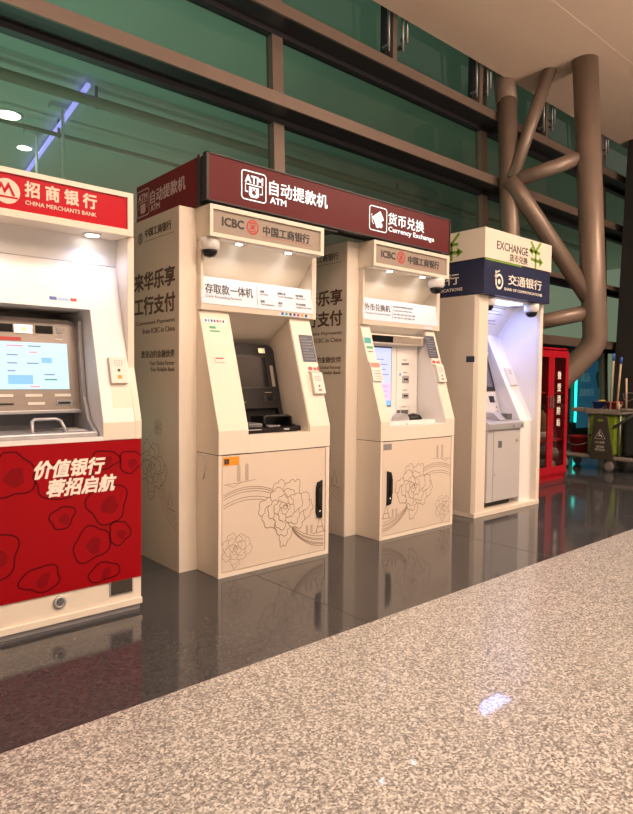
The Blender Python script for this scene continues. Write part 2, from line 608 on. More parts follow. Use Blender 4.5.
# window openers between ceiling edge and the top transom
for i, (x, lb) in enumerate(((6.1, 'leftmost of the four'),
                             (8.02, 'second from the left'),
                             (9.95, 'between the two steel columns'),
                             (12.0, 'rightmost of the four'))):
    t = thing('window_opener', 'steel window rods at the ceiling edge, ' + lb, 'window opener', (x, 5.6, 5.29), 'window openers along the ceiling edge')
    B('bracket', 'frame_dark', t, x-0.02, x+0.20, 5.70, 5.78, 5.29, 6.85)
    B('bracket', 'frame', t, x+0.05, x+0.13, 5.62, 5.70, 5.29, 6.85)
    for dx, z0 in ((-0.05, 5.40), (0.22, 5.48), (0.30, 5.62)):
        MB().tube([(x+dx, 5.60, z0), (x+dx, 5.62, 6.5)], 0.018, 8).build('rod', 'steel', t)
        B('clip', 'steel', t, x+dx-0.025, x+dx+0.025, 5.60, 5.70, z0+0.06, z0+0.09)

# ---- beyond the glass
def far_pipe(y, z, rad, label, x0=-2, x1=26, sleeve=True):
    t = thing('ceiling_pipe', label, 'pipe', (x0, y, z))
    MB().tube([(x0, y, z), (x1, y, z)], rad, 14).build('pipe_run', 'pipe', t)
    for x in (5.2, 9.8, 14.5):
        MB().tube([(x, y, z-rad-0.02), (x, y, 7.2)], 0.03, 6).build('hanger', 'pipe', t)
    return t
far_pipe(13.0, 6.88, 0.11, 'thick green-grey pipe running under the ceiling beyond the glass')
far_pipe(15.25, 6.85, 0.05, 'thin pipe running under the far ceiling behind the thicker pipe')
for x, y, rd, lb in ((4.22, 15.70, 0.26, 'larger and higher of the two round downlights beyond the glass'),
                 (5.13, 17.65, 0.17, 'smaller and lower of the two round downlights beyond the glass')):
    t = thing('downlight', lb, 'ceiling light', (x, y, 7.2), 'downlights beyond the glass')
    MB().lathe([(rd+0.06, 0), (rd+0.06, -0.03), (rd, -0.03)], (x, y, 7.2)).build('trim_ring', 'white', t)
    MB().lathe([(rd, 0), (rd, -0.035)], (x, y, 7.2)).build('lens', 'lamp', t)
    lamp('downlight_lamp', 'SPOT', (x, y, 7.1), 60, (0.9, 1, 1), spot=2.4, radius=0.2)
for x, y, zb, lb in ((5.0, 14.4, 5.2, 'right one of two thin pale rods hanging beyond the glass'), (5.02, 16.3, 5.4, 'left one of two thin pale rods hanging beyond the glass')):
    t = thing('hanging_rod', lb, 'hanging rod', (x, y, zb), 'rods hanging from the far ceiling')
    MB().tube([(x, y, zb), (x, y, 7.2)], 0.035, 8).build('rod', 'white', t)
    B('ceiling_bracket', 'beyond', t, x-0.28, x+0.10, y-0.1, y+0.1, 7.10, 7.2)
tag(MB().tube([(4.93, 12.75, 7.06), (5.68, 19.4, 7.06)], 0.055, 8).build('reflection_streak', 'violet', None),  # reflection streak on the glass, built as a glowing tube
    'violet streak reflected on the glass, built as a glowing tube beyond it', 'reflection streak')

# ---- vending machine behind the glass
t = thing('vending_machine', 'blue vending machine with a cyan light strip behind the glass, right of the red cabinet', 'vending machine', (12.9, 6.35, 0))
B('body', 'frame_dark', t, 12.1, 13.75, 6.12, 6.75, 0, 1.86, 0.01)
B('front_poster', 'poster', t, 12.38, 13.50, 6.105, 6.12, 0.25, 1.66)
MB().tube([(12.25, 6.08, 0.38), (12.25, 6.08, 1.32)], 0.024, 10).build('light_strip', 'cyan', t)
B('light_strip', 'poster_text', t, 13.56, 13.60, 6.09, 6.12, 1.02, 1.42)
text('饮品', (12.48, 6.105, 1.38), 0.42, 0.18, 'poster_text', t)
text('自助售货', (12.48, 6.105, 1.06), 0.62, 0.16, 'poster_text', t)
MB().lathe([(0.0, 0), (0.11, 0.22), (0.12, 0.26), (0.08, 0.34), (0.0, 0.37)], (13.28, 6.10, 1.06), seg=16).build('ice_cream_picture', 'tan', t)

# ================================================================== STEEL COLUMNS
def joint_col():
    t = thing('steel_column', 'slimmer brown steel column in the glass front with struts branching off it', 'column', (9.1, 5.35, 0))
    MB().tube([(8.77, 5.30, 0), (8.466, 5.30, 3.48), (8.49, 5.42, 5.45)], 0.142, 24).build('shaft', 'bronze', t)
    MB().tube([(8.485, 5.415, 5.38), (8.80, 5.70, 6.1), (8.9, 5.8, 6.8)], 0.16, 24).build('collar', 'bronze', t)
    MB().tube([(8.42, 5.26, 4.22), (8.84, 4.92, 5.86)], 0.095, 20).build('strut', 'bronze', t)
    MB().tube([(8.42, 5.28, 4.18), (9.05, 4.42, 4.50)], 0.105, 20).build('strut', 'bronze', t)
    MB().tube([(8.38, 5.28, 4.20), (8.50, 5.14, 3.95), (9.235, 4.36, 2.36)], 0.125, 20).build('strut', 'bronze', t)
    MB().tube([(8.60, 5.28, 2.02), (9.25, 4.36, 2.25)], 0.115, 20).build('strut', 'bronze', t)
joint_col()
t = thing('steel_column', 'thick brown steel column from the ceiling, bent to the lower left behind the red cabinet', 'column', (9.0, 5.1, 0))
MB().tube([(8.94, 4.44, 5.84), (9.29, 4.34, 1.90), (9.295, 4.36, 1.78), (9.27, 4.40, 1.68), (9.06, 4.78, 1.18), (8.70, 5.25, 0.0)], 0.175, 32).build('shaft', 'bronze', t)
B('base_plate', 'bronze', t, 8.45, 8.95, 5.00, 5.50, 0, 0.03)

struct(MB().hexa([(12.10, 4.85, 0), (14.8, 4.85, 0), (14.8, 5.3, 0), (12.10, 5.3, 0),
                  (12.48, 4.85, CZ), (14.8, 4.85, CZ), (14.8, 5.3, CZ), (12.48, 5.3, CZ)]).build('wall_pillar', 'pillar', None))

# ================================================================== printed flower and bridge drawings
def scallop(cx, cy, ra, rb, n, depth, a0=0, a1=2*PI, rot=0.0, seed=0, steps=7):
    rnd = random.Random(seed)
    out = []
    for i in range(n):
        am = a0+(a1-a0)*i/n
        an = a0+(a1-a0)*(i+1)/n
        rr = 1+rnd.uniform(-0.10, 0.10)
        for s in range(steps):
            t_ = s/steps
            a = am+(an-am)*t_
            q = rr*(1-depth+depth*1.6*math.sin(PI*t_))
            x, y = ra*q*math.cos(a), rb*q*math.sin(a)
            out.append((cx+x*math.cos(rot)-y*math.sin(rot), cy+x*math.sin(rot)+y*math.cos(rot)))
    return out

def peony(P, cx, cy, R, parent, lw, fill, kind='F', seed=1, leaf=True):
    """outlined petals, nearer petals laid over the farther ones"""
    lines = Flat(P, kind)
    fills = Flat(P, kind)
    rnd = random.Random(seed)
    lift = 0.0012
    layers = []
    if leaf:
        layers.append(scallop(cx+0.10*R, cy-0.75*R, 0.26*R, 0.62*R, 9, 0.10, rot=-0.35, seed=seed+50))
        layers.append(scallop(cx+0.80*R, cy-0.25*R, 0.50*R, 0.34*R, 8, 0.10, rot=0.5, seed=seed+51))
    for (n, dist, size) in ((7, 0.66, 0.44), (6, 0.42, 0.38), (5, 0.22, 0.27), (3, 0.08, 0.16)):
        for i in range(n):
            a = 2*PI*i/n+rnd.uniform(-0.2, 0.2)+dist*3
            layers.append(scallop(cx+R*dist*math.cos(a), cy+R*dist*math.sin(a)*0.86, R*size*rnd.uniform(0.85, 1.1), R*size*0.82, rnd.choice((5, 6, 7)), 0.13, rot=a, seed=seed*17+i))
    layers.append(scallop(cx, cy, 0.07*R, 0.07*R, 5, 0.2))
    for lp in layers:
        fills.poly(lp, lift, 0.00005)
        lift += 0.00011
        lines.line(lp, lw, True, lift)
        lift += 0.00006
    fills.build('flower_petals', fill, parent)
    lines.build('flower_outline', 'line_ink', parent)

def arc(cx, cy, ra, rb, a0, a1, n=24):
    return [(cx+ra*math.cos(a0+(a1-a0)*i/n), cy+rb*math.sin(a0+(a1-a0)*i/n)) for i in range(n+1)]

def door_art(P, wd, ht, parent, mirror=False, fill='door', kind='F', lw=0.0040):
    """bridges, flower and small towers as on the cabinet doors; P is the lower left corner"""
    def mx(x):
        return wd-x if mirror else x
    L = Flat(P, kind)
    for k_ in range(5):
        o = (0, 0.012, 0.028, 0.062, 0.080)[k_]
        pts = [(mx(x), min(ht*0.99, y-o)) for x, y in arc(0.19, 0.235, 0.36, 0.265, 2.10, 0.55, 20) if x >= 0.004]
        L.line(pts, lw*0.8)
    for k_ in range(6):
        o = (0, 0.014, 0.026, 0.050, 0.062, 0.085)[k_]
        pts = [(mx(x), y+o*0.6) for x, y in arc(0.84, 0.36, 0.36+o*0.5, 0.33-o*0.2, PI+0.62, PI+1.50, 16) if 0 <= mx(x) <= wd and y+o*0.6 > 0.01]
        if len(pts) > 1:
            L.line(pts, lw*0.8)
    L.line([(mx(0.01), 0.528), (mx(0.10), 0.530), (mx(0.24), 0.540)], lw*0.6)
    L.line([(mx(0.03), 0.525), (mx(0.08), 0.508), (mx(0.14), 0.538)], lw*0.6)
    x = 0.745
    L.line([(mx(x), 0.13), (mx(x+0.035), 0.235), (mx(x+0.07), 0.13)], lw*1.5)
    L.line([(mx(x+0.012), 0.165), (mx(x+0.058), 0.165)], lw*1.2)
    L.line([(mx(x-0.03), 0.125), (mx(x+0.09), 0.13)], lw)
    L.build('bridge_outline', 'line_ink', parent)
    T = Flat(P, kind)
    for x in (0.105, 0.165):
        T.poly([(mx(x), 0.540), (mx(x+0.024), 0.540), (mx(x+0.024), 0.635), (mx(x+0.012), 0.648), (mx(x), 0.635)])
    for x in (0.655, 0.695):
        T.rect(min(mx(x), mx(x+0.02)), max(mx(x), mx(x+0.02)), 0.13, 0.19)
    T.build('tower_print', mat('pale_tower_ink', (0.50, 0.40, 0.33), 0.5), parent)
    peony(P, mx(0.475), 0.335, 0.185, parent, lw, fill, kind, seed=3)
    peony(P, mx(0.095), 0.135, 0.095, parent, lw*0.6, fill, kind, seed=9)

def icbc_logo(P, rad, parent, material='red_ink', kind='F'):
    F = Flat(P, kind)
    F.ring(0, 0, rad*0.90, rad*0.90, rad*0.20)
    q = rad*0.14
    F.line([(-0.42*rad, 0.56*rad), (0.42*rad, 0.56*rad)], q)
    F.line([(-0.42*rad, -0.56*rad), (0.42*rad, -0.56*rad)], q)
    F.line([(-0.40*rad, 0.60*rad), (-0.40*rad, 0.12*rad), (-0.08*rad, 0.12*rad)], q)
    F.line([(0.40*rad, 0.60*rad), (0.40*rad, 0.12*rad), (0.08*rad, 0.12*rad)], q)
    F.line([(-0.40*rad, -0.60*rad), (-0.40*rad, -0.12*rad), (-0.08*rad, -0.12*rad)], q)
    F.line([(0.40*rad, -0.60*rad), (0.40*rad, -0.12*rad), (0.08*rad, -0.12*rad)], q)
    F.line([(-0.09*rad, 0.34*rad), (-0.09*rad, -0.34*rad)], q)
    F.line([(0.09*rad, 0.34*rad), (0.09*rad, -0.34*rad)], q)
    return F.build('emblem', material, parent)

def small_lines(P, rows, parent, material='grey_ink', kind='F', tilt=None, name='small_print'):
    """rows: (a, b, text, width, height)"""
    rt, up, out = frame_for(kind, tilt)
    for a, b, s, wd, ht in rows:
        text(s, Vector(P)+rt*a+up*b, wd, ht, material, parent, kind, tilt=tilt, name=name)

def dome_camera(x, y, z, label, s=1.0):
    t = thing('dome_camera', label, 'security camera', (x, y, z))
    MB().lathe([(0.060*s, 0.0), (0.062*s, -0.025*s), (0.058*s, -0.055*s), (0.048*s, -0.068*s)], (x, y, z)).build('housing', 'white', t)
    MB().lathe([(0.047*s, -0.066*s), (0.044*s, -0.085*s), (0.030*s, -0.104*s), (0.0, -0.112*s)], (x, y, z)).build('dome', 'glass_black', t)
    return t

# ================================================================== ICBC STYLE MACHINES
CY, WY = 3.153, 3.405
def bank_unit(name, x0, wd, label, cat, mirror, lo, ro):
    t = thing(name, label, cat, (x0+wd/2, 3.4, 0))
    x1 = x0+wd
    # lower cabinet
    MB().box(x0, x1, CY+0.012, 3.9, 0.0, 0.738, 0.003).build('lower_cabinet', 'cream', t)
    fr = MB()
    fr.box(x0, x0+0.022, CY, CY+0.014, 0.0, 0.738)
    fr.box(x1-0.030, x1, CY, CY+0.014, 0.0, 0.738)
    fr.box(x0+0.022, x1-0.030, CY, CY+0.014, 0.0, 0.028)
    fr.build('door_frame', 'cream', t)
    dx0, dx1 = x0+0.027, x1-0.035
    d = MB().box(dx0, dx1, CY+0.002, CY+0.012, 0.033, 0.735, 0.001).build('door', 'door', t)
    dw = dx1-dx0
    door_art((dx0, CY+0.002, 0.033), dw, 0.70, d, mirror)
    # flat black lever handle in a chamfered cup
    hx = dx0+0.045 if mirror else dx1-0.085
    fy_ = CY+0.002
    s = 1 if not mirror else -1
    cx = hx+(0.0 if mirror else 0.0)
    w_ = 0.056
    oct_ = [(0, 0.05), (0, 0.215), (0.012, 0.250), (w_, 0.262), (w_, 0.002), (0.012, 0.010)]
    pts = [((cx+p if not mirror else cx+w_-p), 0.255+q) for p, q in oct_]
    h = MB().prism(pts, fy_-0.010, fy_, 'Y', 0.002).build('handle', 'black', d)
    MB().prism([((cx+p if not mirror else cx+w_-p), 0.255+q) for p, q in ((0.008, 0.09), (0.008, 0.20), (0.034, 0.225), (0.034, 0.075))], fy_-0.022, fy_-0.009, 'Y', 0.003).build('lever', 'black', h)
    MB().lathe([(0.009, 0), (0.009, -0.006), (0.004, -0.008)], (cx+w_*0.5, fy_-0.010, 0.305), 'Y', 14).build('lock', 'handle', h)
    st = Flat((dx0+0.005, CY+0.002, 0.675))
    if mirror:
        st.rect(0.0, 0.090, 0.0, 0.045).build('sticker', 'grey_ink', d, 'grey asset sticker')
    else:
        st.rect(0.0, 0.115, 0.0, 0.052).build('sticker', 'orange', d, 'orange sticker')
        Flat((dx0+0.012, CY, 0.680)).rect(0, 0.035, 0.004, 0.036).build('sticker_print', 'brown_ink', d)
    # console with sloping cheeks
    B('shadow_gap', 'black', t, x0+0.003, x1-0.003, CY+0.01, 3.9, 0.734, 0.742)
    ox0, ox1 = x0+lo, x1-ro
    TOPZ, TOPY = 1.62, 3.385
    prof = [(3.95, 0.742), (CY, 0.742), (CY, 0.884), (TOPY, TOPZ), (3.95, TOPZ)]
    cheek = MB()
    cheek.prism(prof, x0, ox0, 'X', 0.003)
    cheek.prism(prof, ox1, x1+0.005, 'X', 0.003)
    cheek.prism([(3.95, 0.742), (CY, 0.742), (CY, 0.845), (3.95, 0.845)], ox0-0.002, ox1+0.002, 'X')
    con = cheek.build('console', 'cream', t)
    ni = MB()
    ni.prism([(CY+0.002, 0.845), (3.70, 0.845), (3.70, 0.851), (CY+0.002, 0.851)], ox0, ox1, 'X')
    ni.prism([(TOPY, TOPZ-0.002), (3.70, 1.40), (3.72, 1.40), (TOPY, TOPZ)], ox0, ox1, 'X')
    side = [(CY+0.012, 0.85), (3.70, 0.85), (3.70, 1.40), (TOPY+0.005, TOPZ-0.004), (CY+0.012, 0.90)]
    ni.prism(side, ox0, ox0+0.004, 'X')
    ni.prism(side, ox1-0.004, ox1, 'X')
    ni.box(ox0, ox1, 3.70, 3.72, 0.85, 1.45)
    ni.build('niche', 'white' if mirror else 'cream', t)
    # hood
    uw0, uw1 = x0, x1+0.045
    B('side_post', 'cream', t, uw0, uw0+0.018, 3.36, 3.95, TOPZ, 2.05)
    B('side_post', 'cream', t, uw1-0.040, uw1, 3.36, 3.95, TOPZ, 2.05)
    MB().prism([(3.55, 1.80), (3.35, 2.045), (3.36, 2.05), (3.57, 1.81)], uw0+0.018, uw1-0.04, 'X').build('reflector', 'hood_back', t)
    MB().prism([(3.360, TOPZ), (3.353, TOPZ+0.035), (3.375, 1.826), (3.60, 1.826), (3.60, TOPZ)], uw0-0.002, uw1-0.025, 'X', 0.002).build('panel_carrier', 'cream', t)
    sl = (0.020, 0.168)
    inf = MB().prism([(3.350, 1.657), (3.370, 1.823), (3.376, 1.823), (3.356, 1.657)], uw0+0.002, uw1-0.032, 'X').build('info_panel', 'info', t)
    # header box
    hb = MB()
    hw = wd+0.01
    hx0, hx1 = x0-0.008, x0+hw
    hb.box(hx0, hx1, 3.260, 3.95, 2.045, 2.233)
    hb.box(hx0, hx1, 3.242, 3.262, 2.045, 2.068)
    hb.box(hx0, hx1, 3.242, 3.262, 2.207, 2.233)
    hb.box(hx0, hx0+0.022, 3.242, 3.262, 2.068, 2.207)
    hb.box(hx1-0.030, hx1, 3.242, 3.262, 2.068, 2.207)
    hb.build('header_box', 'cream', t)
    pl = B('header_plaque', 'plaque', t, hx0+0.022, hx1-0.030, 3.254, 3.261, 2.068, 2.207)
    py = 3.254
    text('ICBC', (x0+0.083, py, 2.170), 0.155, 0.050, 'ink', pl, bold=0.030)
    icbc_logo((x0+0.306, py, 2.144), 0.046, pl)
    text('中国工商银行', (x0+0.388, py, 2.170), 0.385, 0.060, 'ink', pl, bold=0.022)
    Flat((x0+0.385, py, 2.100)).rect(0, 0.415, 0.0, 0.0022).build('underline', 'red_ink', pl)
    # two small round lamps under the header
    for lx in (x0+0.245, x0+0.640):
        l = MB().lathe([(0.034, 0.0), (0.034, -0.006), (0.024, -0.007)], (lx, 3.315, 2.045), seg=20).build('spotlight', 'white', t)
        MB().lathe([(0.022, -0.005), (0.022, -0.009)], (lx, 3.315, 2.045), seg=20).build('lens', 'lamp', l)
        lamp('spotlight_lamp', 'SPOT', (lx, 3.315, 2.02), 1.3, (0.92, 0.93, 1.0), rot=(0.08, 0, 0), spot=2.3, radius=0.02)
    tb = MB()
    tb.box(uw0+0.018, uw1-0.04, 3.268, 3.3, 2.040, 2.046)
    tb.build('underside_trim', 'white', t)
    return t, x1, ox0, ox1, inf

SL = (0.020, 0.168)          # slope of the info panels
CH = (0.232, 0.736)          # slope of the console cheeks
def on_cheek(z):             # y of the sloping cheek surface at height z
    return CY+(z-0.884)*(0.232/0.736)

A0 = 1.985
t1, A1, ao0, ao1, inf1 = bank_unit('atm_machine', A0, 0.885, 'cream cash machine with a dark charcoal terminal, left one under the maroon sign', 'cash machine', False, 0.215, 0.175)
def at_info(x, z):
    return (x, 3.350+(z-1.657)*0.12-0.0005, z)
text('存取款一体机', at_info(A0+0.030, 1.783), 0.355, 0.062, 'ink', inf1, tilt=SL, bold=0.004)
text('Cash Recycling System', at_info(A0+0.030, 1.712), 0.265, 0.020, 'grey_ink', inf1, tilt=SL)
Flat(at_info(A0+0.418, 1.675), tilt=SL).rect(0, 0.002, 0, 0.13).build('divider', 'grey_ink', inf1)
for a, z, s1, s2 in ((0.445, 1.780, '存款', 'Cash Deposit'), (0.445, 1.715, '取款', 'Cash Withdrawal'), (0.590, 1.780, '转账汇款', 'Transfer Remittance'),
                     (0.590, 1.715, '查询', 'Inquiry'), (0.745, 1.780, '修改密码', 'Change Password'), (0.745, 1.720, '无卡存取款', 'Cardless Cash Service')):
    text(s1, at_info(A0+a, z), None, 0.016, 'ink', inf1, tilt=SL, name='small_print')
    text(s2, at_info(A0+a, z-0.022), None, 0.011, 'grey_ink', inf1, tilt=SL, name='small_print')
# card sign stickers
def card_strip(x, z, wd, parent, y=None, tilt=None, n=7):
    p = (x, y, z)
    s = Flat(p, tilt=tilt, lift=0.0008).rect(0, wd, 0, 0.030).build('card_logo_strip', 'info', parent)
    cols = ['blue', 'teal', 'notice', 'blue', 'red_ink', 'orange', 'notice']
    for i in range(n):
        a = wd*(0.06+0.90*i/n)
        Flat(p, tilt=tilt, lift=0.0016).rect(a, a+wd*0.075, 0.007, 0.023).build('card_logo', cols[i % 7], s)
card_strip(A0+0.60, 1.624, 0.27, t1, 3.356, (0.0, 1))
card_strip(A0+0.020, 1.540, 0.165, con_ := t1, on_cheek(1.540), CH)
def cheek_flat(x, z, lift=0.001):
    return Flat((x, on_cheek(z), z), tilt=CH, lift=lift)
cheek_flat(A0+0.055, 1.485).rect(0, 0.07, 0, 0.010).build('green_sticker', 'green_card', t1, 'green sticker')
cheek_flat(A0+0.055, 1.505).rect(0, 0.045, 0, 0.016).build('green_sticker', 'green_card', t1, 'green sticker')
sl_ = cheek_flat(A0+0.055, 1.295, 0.004).rect(0, 0.075, 0, 0.035).build('slip_holder', 'badge', t1, 'small pale slip holder')
cheek_flat(A0+0.062, 1.316, 0.0052).rect(0, 0.055, 0, 0.008).build('slip_print', 'red_ink', sl_)
# right cheek notice and intercom
def cheek_kit(x, parent, notice_z, badge_dx, red_d, box_d):
    n_ = cheek_flat(x, notice_z, 0.0035).rect(0, 0.122, 0, 0.195).build('notice', 'notice', parent, 'dark navy notice card')
    for i in range(8):
        z = notice_z+0.016+i*0.0205
        cheek_flat(x+0.012, z, 0.0048).rect(0, (0.10, 0.085, 0.095, 0.06)[i % 4], 0, 0.005).build('notice_line', 'grey_ink', n_)
    cheek_flat(x+0.030, notice_z-red_d, 0.001).disc(0.02, 0.02, 0.02, 0.014).disc(0.062, 0.018, 0.012, 0.012).disc(0.088, 0.02, 0.010, 0.016).build('red_sticker', 'red_ink', parent, 'red sticker')
    cheek_flat(x+0.020, notice_z-red_d-0.010, 0.001).rect(0, 0.105, 0, 0.007).build('sticker_print', 'ink', parent)
    z0 = notice_z-box_d
    y0 = on_cheek(z0)
    rt, up, out = frame_for('F', CH)
    P = V(x+badge_dx, y0, z0)
    def q(a, b, l):
        return P+rt*a+up*b+out*l
    bx = MB().hexa([q(0, 0, 0), q(0.095, 0, 0), q(0.095, 0.15, 0), q(0, 0.15, 0), q(0, 0, 0.028), q(0.095, 0, 0.028), q(0.095, 0.15, 0.028), q(0, 0.15, 0.028)]).build('intercom_box', 'badge', parent, 'small white box on the sloping cheek')
    Fl = Flat(P, tilt=CH, lift=0.0292)
    for i in range(4):
        for j in range(3):
            Fl.disc(0.026+i*0.014, 0.092+j*0.014, 0.004, 0.004, 8)
    Fl.build('speaker_hole', 'grey_ink', bx)
    Flat(P, tilt=CH, lift=0.0292).disc(0.047, 0.052, 0.009, 0.009, 14).build('button', 'grey_dark', bx)
    Flat(P, tilt=CH, lift=0.0292).rect(0.034, 0.062, 0.018, 0.030).build('button_print', 'red_ink', bx)
cheek_kit(A1-0.125, t1, 1.318, 0.030, 0.065, 0.223)
# terminal inside the niche
def tfl(z):        # y of the charcoal fascia at height z
    return 3.422+(z-1.004)*0.268
TS = (0.268, 1.0)
te = MB()
tx0, tx1 = ao0+0.012, ao1-0.030
def rounded_fascia():
    # outline in the tilted plane with rounded top corners
    bmf = MB()
    prof = []
    r_ = 0.05
    zt = 1.435
    for k_ in range(7):
        a = PI/2*k_/6
        prof.append((tx1-r_+r_*math.cos(a), zt-r_+r_*math.sin(a)))
    for k_ in range(7):
        a = PI/2+PI/2*k_/6
        prof.append((tx0+r_+r_*math.cos(a), zt-r_+r_*math.sin(a)))
    prof += [(tx0, 1.0), (tx1, 1.0)]
    b = bmf.bm
    A_ = [b.verts.new((x, tfl(z), z)) for x, z in prof]
    B_ = [b.verts.new((x, 3.69, z)) for x, z in prof]
    b.faces.new(A_)
    b.faces.new(B_[::-1])
    for i in range(len(prof)):
        j = (i+1) % len(prof)
        b.faces.new((A_[i], B_[i], B_[j], A_[j]))
    bmesh.ops.recalc_face_normals(b, faces=list(b.faces))
    return bmf.build('fascia', 'atm_dark', t1)
fa = rounded_fascia()
curve_prof = [(3.422, 1.004), (3.412, 0.975), (3.395, 0.945), (3.370, 0.922), (3.330, 0.902), (3.280, 0.893), (3.222, 0.888), (3.214, 0.880), (3.214, 0.855), (3.60, 0.855), (3.60, 1.004)]
ch_ = MB()
ch_.prism(curve_prof, tx1-0.035, tx1, 'X')
ch_.prism(curve_prof, tx0, tx0+0.035, 'X')
ch_.prism([(3.60, 0.852), (3.214, 0.852), (3.214, 0.882), (3.24, 0.886), (3.60, 0.886)], tx0+0.03, tx1-0.03, 'X')
ch_.build('tray_shelf', 'atm_dark', t1, 'charcoal shelf sweeping forward below the fascia')
B('recess', 'black', t1, tx0+0.03, tx1-0.03, 3.45, 3.60, 0.886, 1.005)
def fas(z, lift=0.001, x=None):
    return Flat((x, tfl(z), z), tilt=TS, lift=lift)
scb = fas(1.13, 0.004, tx0+0.015).rect(0, tx1-tx0-0.085, 0, 0.235).build('screen_bezel', 'black', fa)
fas(1.142, 0.0052, tx0+0.027).rect(0, tx1-tx0-0.109, 0, 0.21).build('screen', 'glass_black', scb, 'dark reflecting screen')
fas(1.145, 0.003, tx1-0.055).rect(0, 0.026, 0, 0.15).build('side_strip', 'beige_metal', fa, 'pale vertical strip')
lt = fas(1.372, 0.008, tx1-0.135).rect(0, 0.055, 0, 0.036).build('light_window', 'badge', fa)
fas(1.376, 0.011, tx1-0.130).disc(0.012, 0.014, 0.013, 0.013).build('lamp_bulb', 'amber', lt, 'amber lamp')
fas(1.370, 0.003, tx0+0.05).rect(0, 0.055, 0, 0.028).build('camera_window', 'black', fa)
fas(1.045, 0.003, tx1-0.145).rect(0, 0.085, 0, 0.045).disc(0.06, 0.022, 0.034, 0.030).build('card_slot', 'black', fa)
fas(1.103, 0.003, tx1-0.13).rect(0, 0.06, 0, 0.003).build('slot_label', 'beige_metal', fa)
fas(1.040, 0.003, tx0+0.06).rect(0, 0.10, 0, 0.004).build('slot_label', 'beige_metal', fa)
# keypad guard
g = MB()
gx0, gx1 = tx0+0.19, tx1-0.045
g.tube([(gx0, 3.265, 0.886), (gx0, 3.270, 0.945), (gx0+0.02, 3.275, 0.955), (gx1-0.02, 3.275, 0.955), (gx1, 3.270, 0.945), (gx1, 3.265, 0.886)], 0.010, 8)
g.box(gx0, gx0+0.01, 3.27, 3.42, 0.886, 0.95)
g.box(gx1-0.01, gx1, 3.27, 3.42, 0.886, 0.95)
g.box(gx0, gx1, 3.272, 3.34, 0.948, 0.956)
g.build('keypad_guard', 'black', t1)
kp = MB()
for i in range(4):
    for j in range(4):
        kp.box(gx0+0.025+i*0.026, gx0+0.045+i*0.026, 3.26+j*0.026, 3.28+j*0.026, 0.886, 0.893)
kp.build('keypad', 'silver', t1)
B('tray_slot', 'grey_dark', t1, tx0+0.04, tx0+0.15, 3.228, 3.38, 0.886, 0.915, 0.008)
Flat((tx0+0.02, 3.214, 0.873)).rect(0, 0.11, 0, 0.006).build('tray_label', 'silver', t1)
Flat((tx0+0.31, 3.214, 0.865)).rect(0, 0.045, 0, 0.012).build('tray_label', 'silver', t1)
dome_camera(A0+0.040, 3.325, 2.044, 'white dome camera at the left end of the left cash machine header', 1.02)

MB().tube([(A0-0.003, 3.36, 0.735), (A0-0.008, 3.30, 0.72), (A0-0.008, 3.285, 0.66), (A0-0.006, 3.31, 0.60), (A0-0.003, 3.33, 0.58)], 0.004, 6).build('cable', 'grey', t1, 'thin grey cable looping out of the side')

# ---- second unit: currency exchange
E0 = 3.383
t2, E1, eo0, eo1, inf2 = bank_unit('exchange_machine', E0, 0.885, 'cream machine with a white terminal, right one under the maroon sign', 'exchange machine', True, 0.100, 0.114)
text('外币兑换机', at_info(E0+0.022, 1.785), 0.285, 0.056, 'ink', inf2, tilt=SL, bold=0.002)
text('Currency Exchange Machine', at_info(E0+0.022, 1.716), 0.285, 0.016, 'grey_ink', inf2, tilt=SL)
Flat(at_info(E0+0.328, 1.680), tilt=SL).rect(0, 0.002, 0, 0.12).build('divider', 'grey_ink', inf2)
for a, z, s1 in ((0.345, 1.788, '支持多种外币现钞兑换人民币业务'), (0.345, 1.758, 'Foreign currency exchange service'), (0.345, 1.728, '美元 / 欧元 / 日元 / 港币 / 韩元 / 英镑'), (0.345, 1.700, 'USD / EUR / JPY / HKD / KRW / GBP')):
    text(s1, at_info(E0+a, z), None, 0.015, 'grey_ink', inf2, tilt=SL, name='small_print')
Flat((E0+0.72, 3.356, 1.626), tilt=(0, 1), lift=0.001).rect(0, 0.12, 0, 0.024).build('card_logo_strip', 'info', t2)
for z0, zz, m_, xx, ww in ((1.475, 0.048, 'teal', 0.008, 0.072), (1.435, 0.020, 'green_card', 0.016, 0.070), (1.408, 0.010, 'grey_ink', 0.020, 0.06)):
    cheek_flat(E0+xx, z0).rect(0, ww, 0, zz).build('sticker', m_, t2)
sh = cheek_flat(E0+0.001, 1.185, 0.012).rect(0, 0.115, 0, 0.165).build('leaflet_holder', 'badge', t2, 'pale leaflet with a red heading')
cheek_flat(E0+0.010, 1.290, 0.0135).rect(0, 0.095, 0, 0.035).build('leaflet_heading', mat('salmon_ink', (0.72, 0.25, 0.20), 0.5), sh)
for i in range(4):
    cheek_flat(E0+0.025, 1.200+i*0.020, 0.0135).rect(0, 0.08, 0, 0.004).build('leaflet_line', 'grey_ink', sh)
cheek_kit(E1-0.145, t2, 1.385, 0.032, 0.052, 0.205)
wf = B('fascia', 'white', t2, eo0+0.006, eo1-0.012, 3.45, 3.69, 0.852, 1.50, 0.004)
vs = B('visor', 'cream', t2, eo0+0.02, eo1-0.010, 3.385, 3.46, 1.485, 1.560, 0.006)
B('visor_screen', 'glass_black', vs, eo0+0.03, eo1-0.190, 3.381, 3.386, 1.497, 1.548)
B('visor_print', 'plaque', vs, eo1-0.40, eo1-0.05, 3.380, 3.386, 1.497, 1.545)
bz = B('screen_bezel', 'black', wf, eo0+0.025, eo0+0.325, 3.440, 3.451, 0.985, 1.465, 0.003)
sx0, sx1 = eo0+0.035, eo0+0.315
B('screen', 'screen_lilac', bz, sx0, sx1, 3.437, 3.441, 1.17, 1.455)
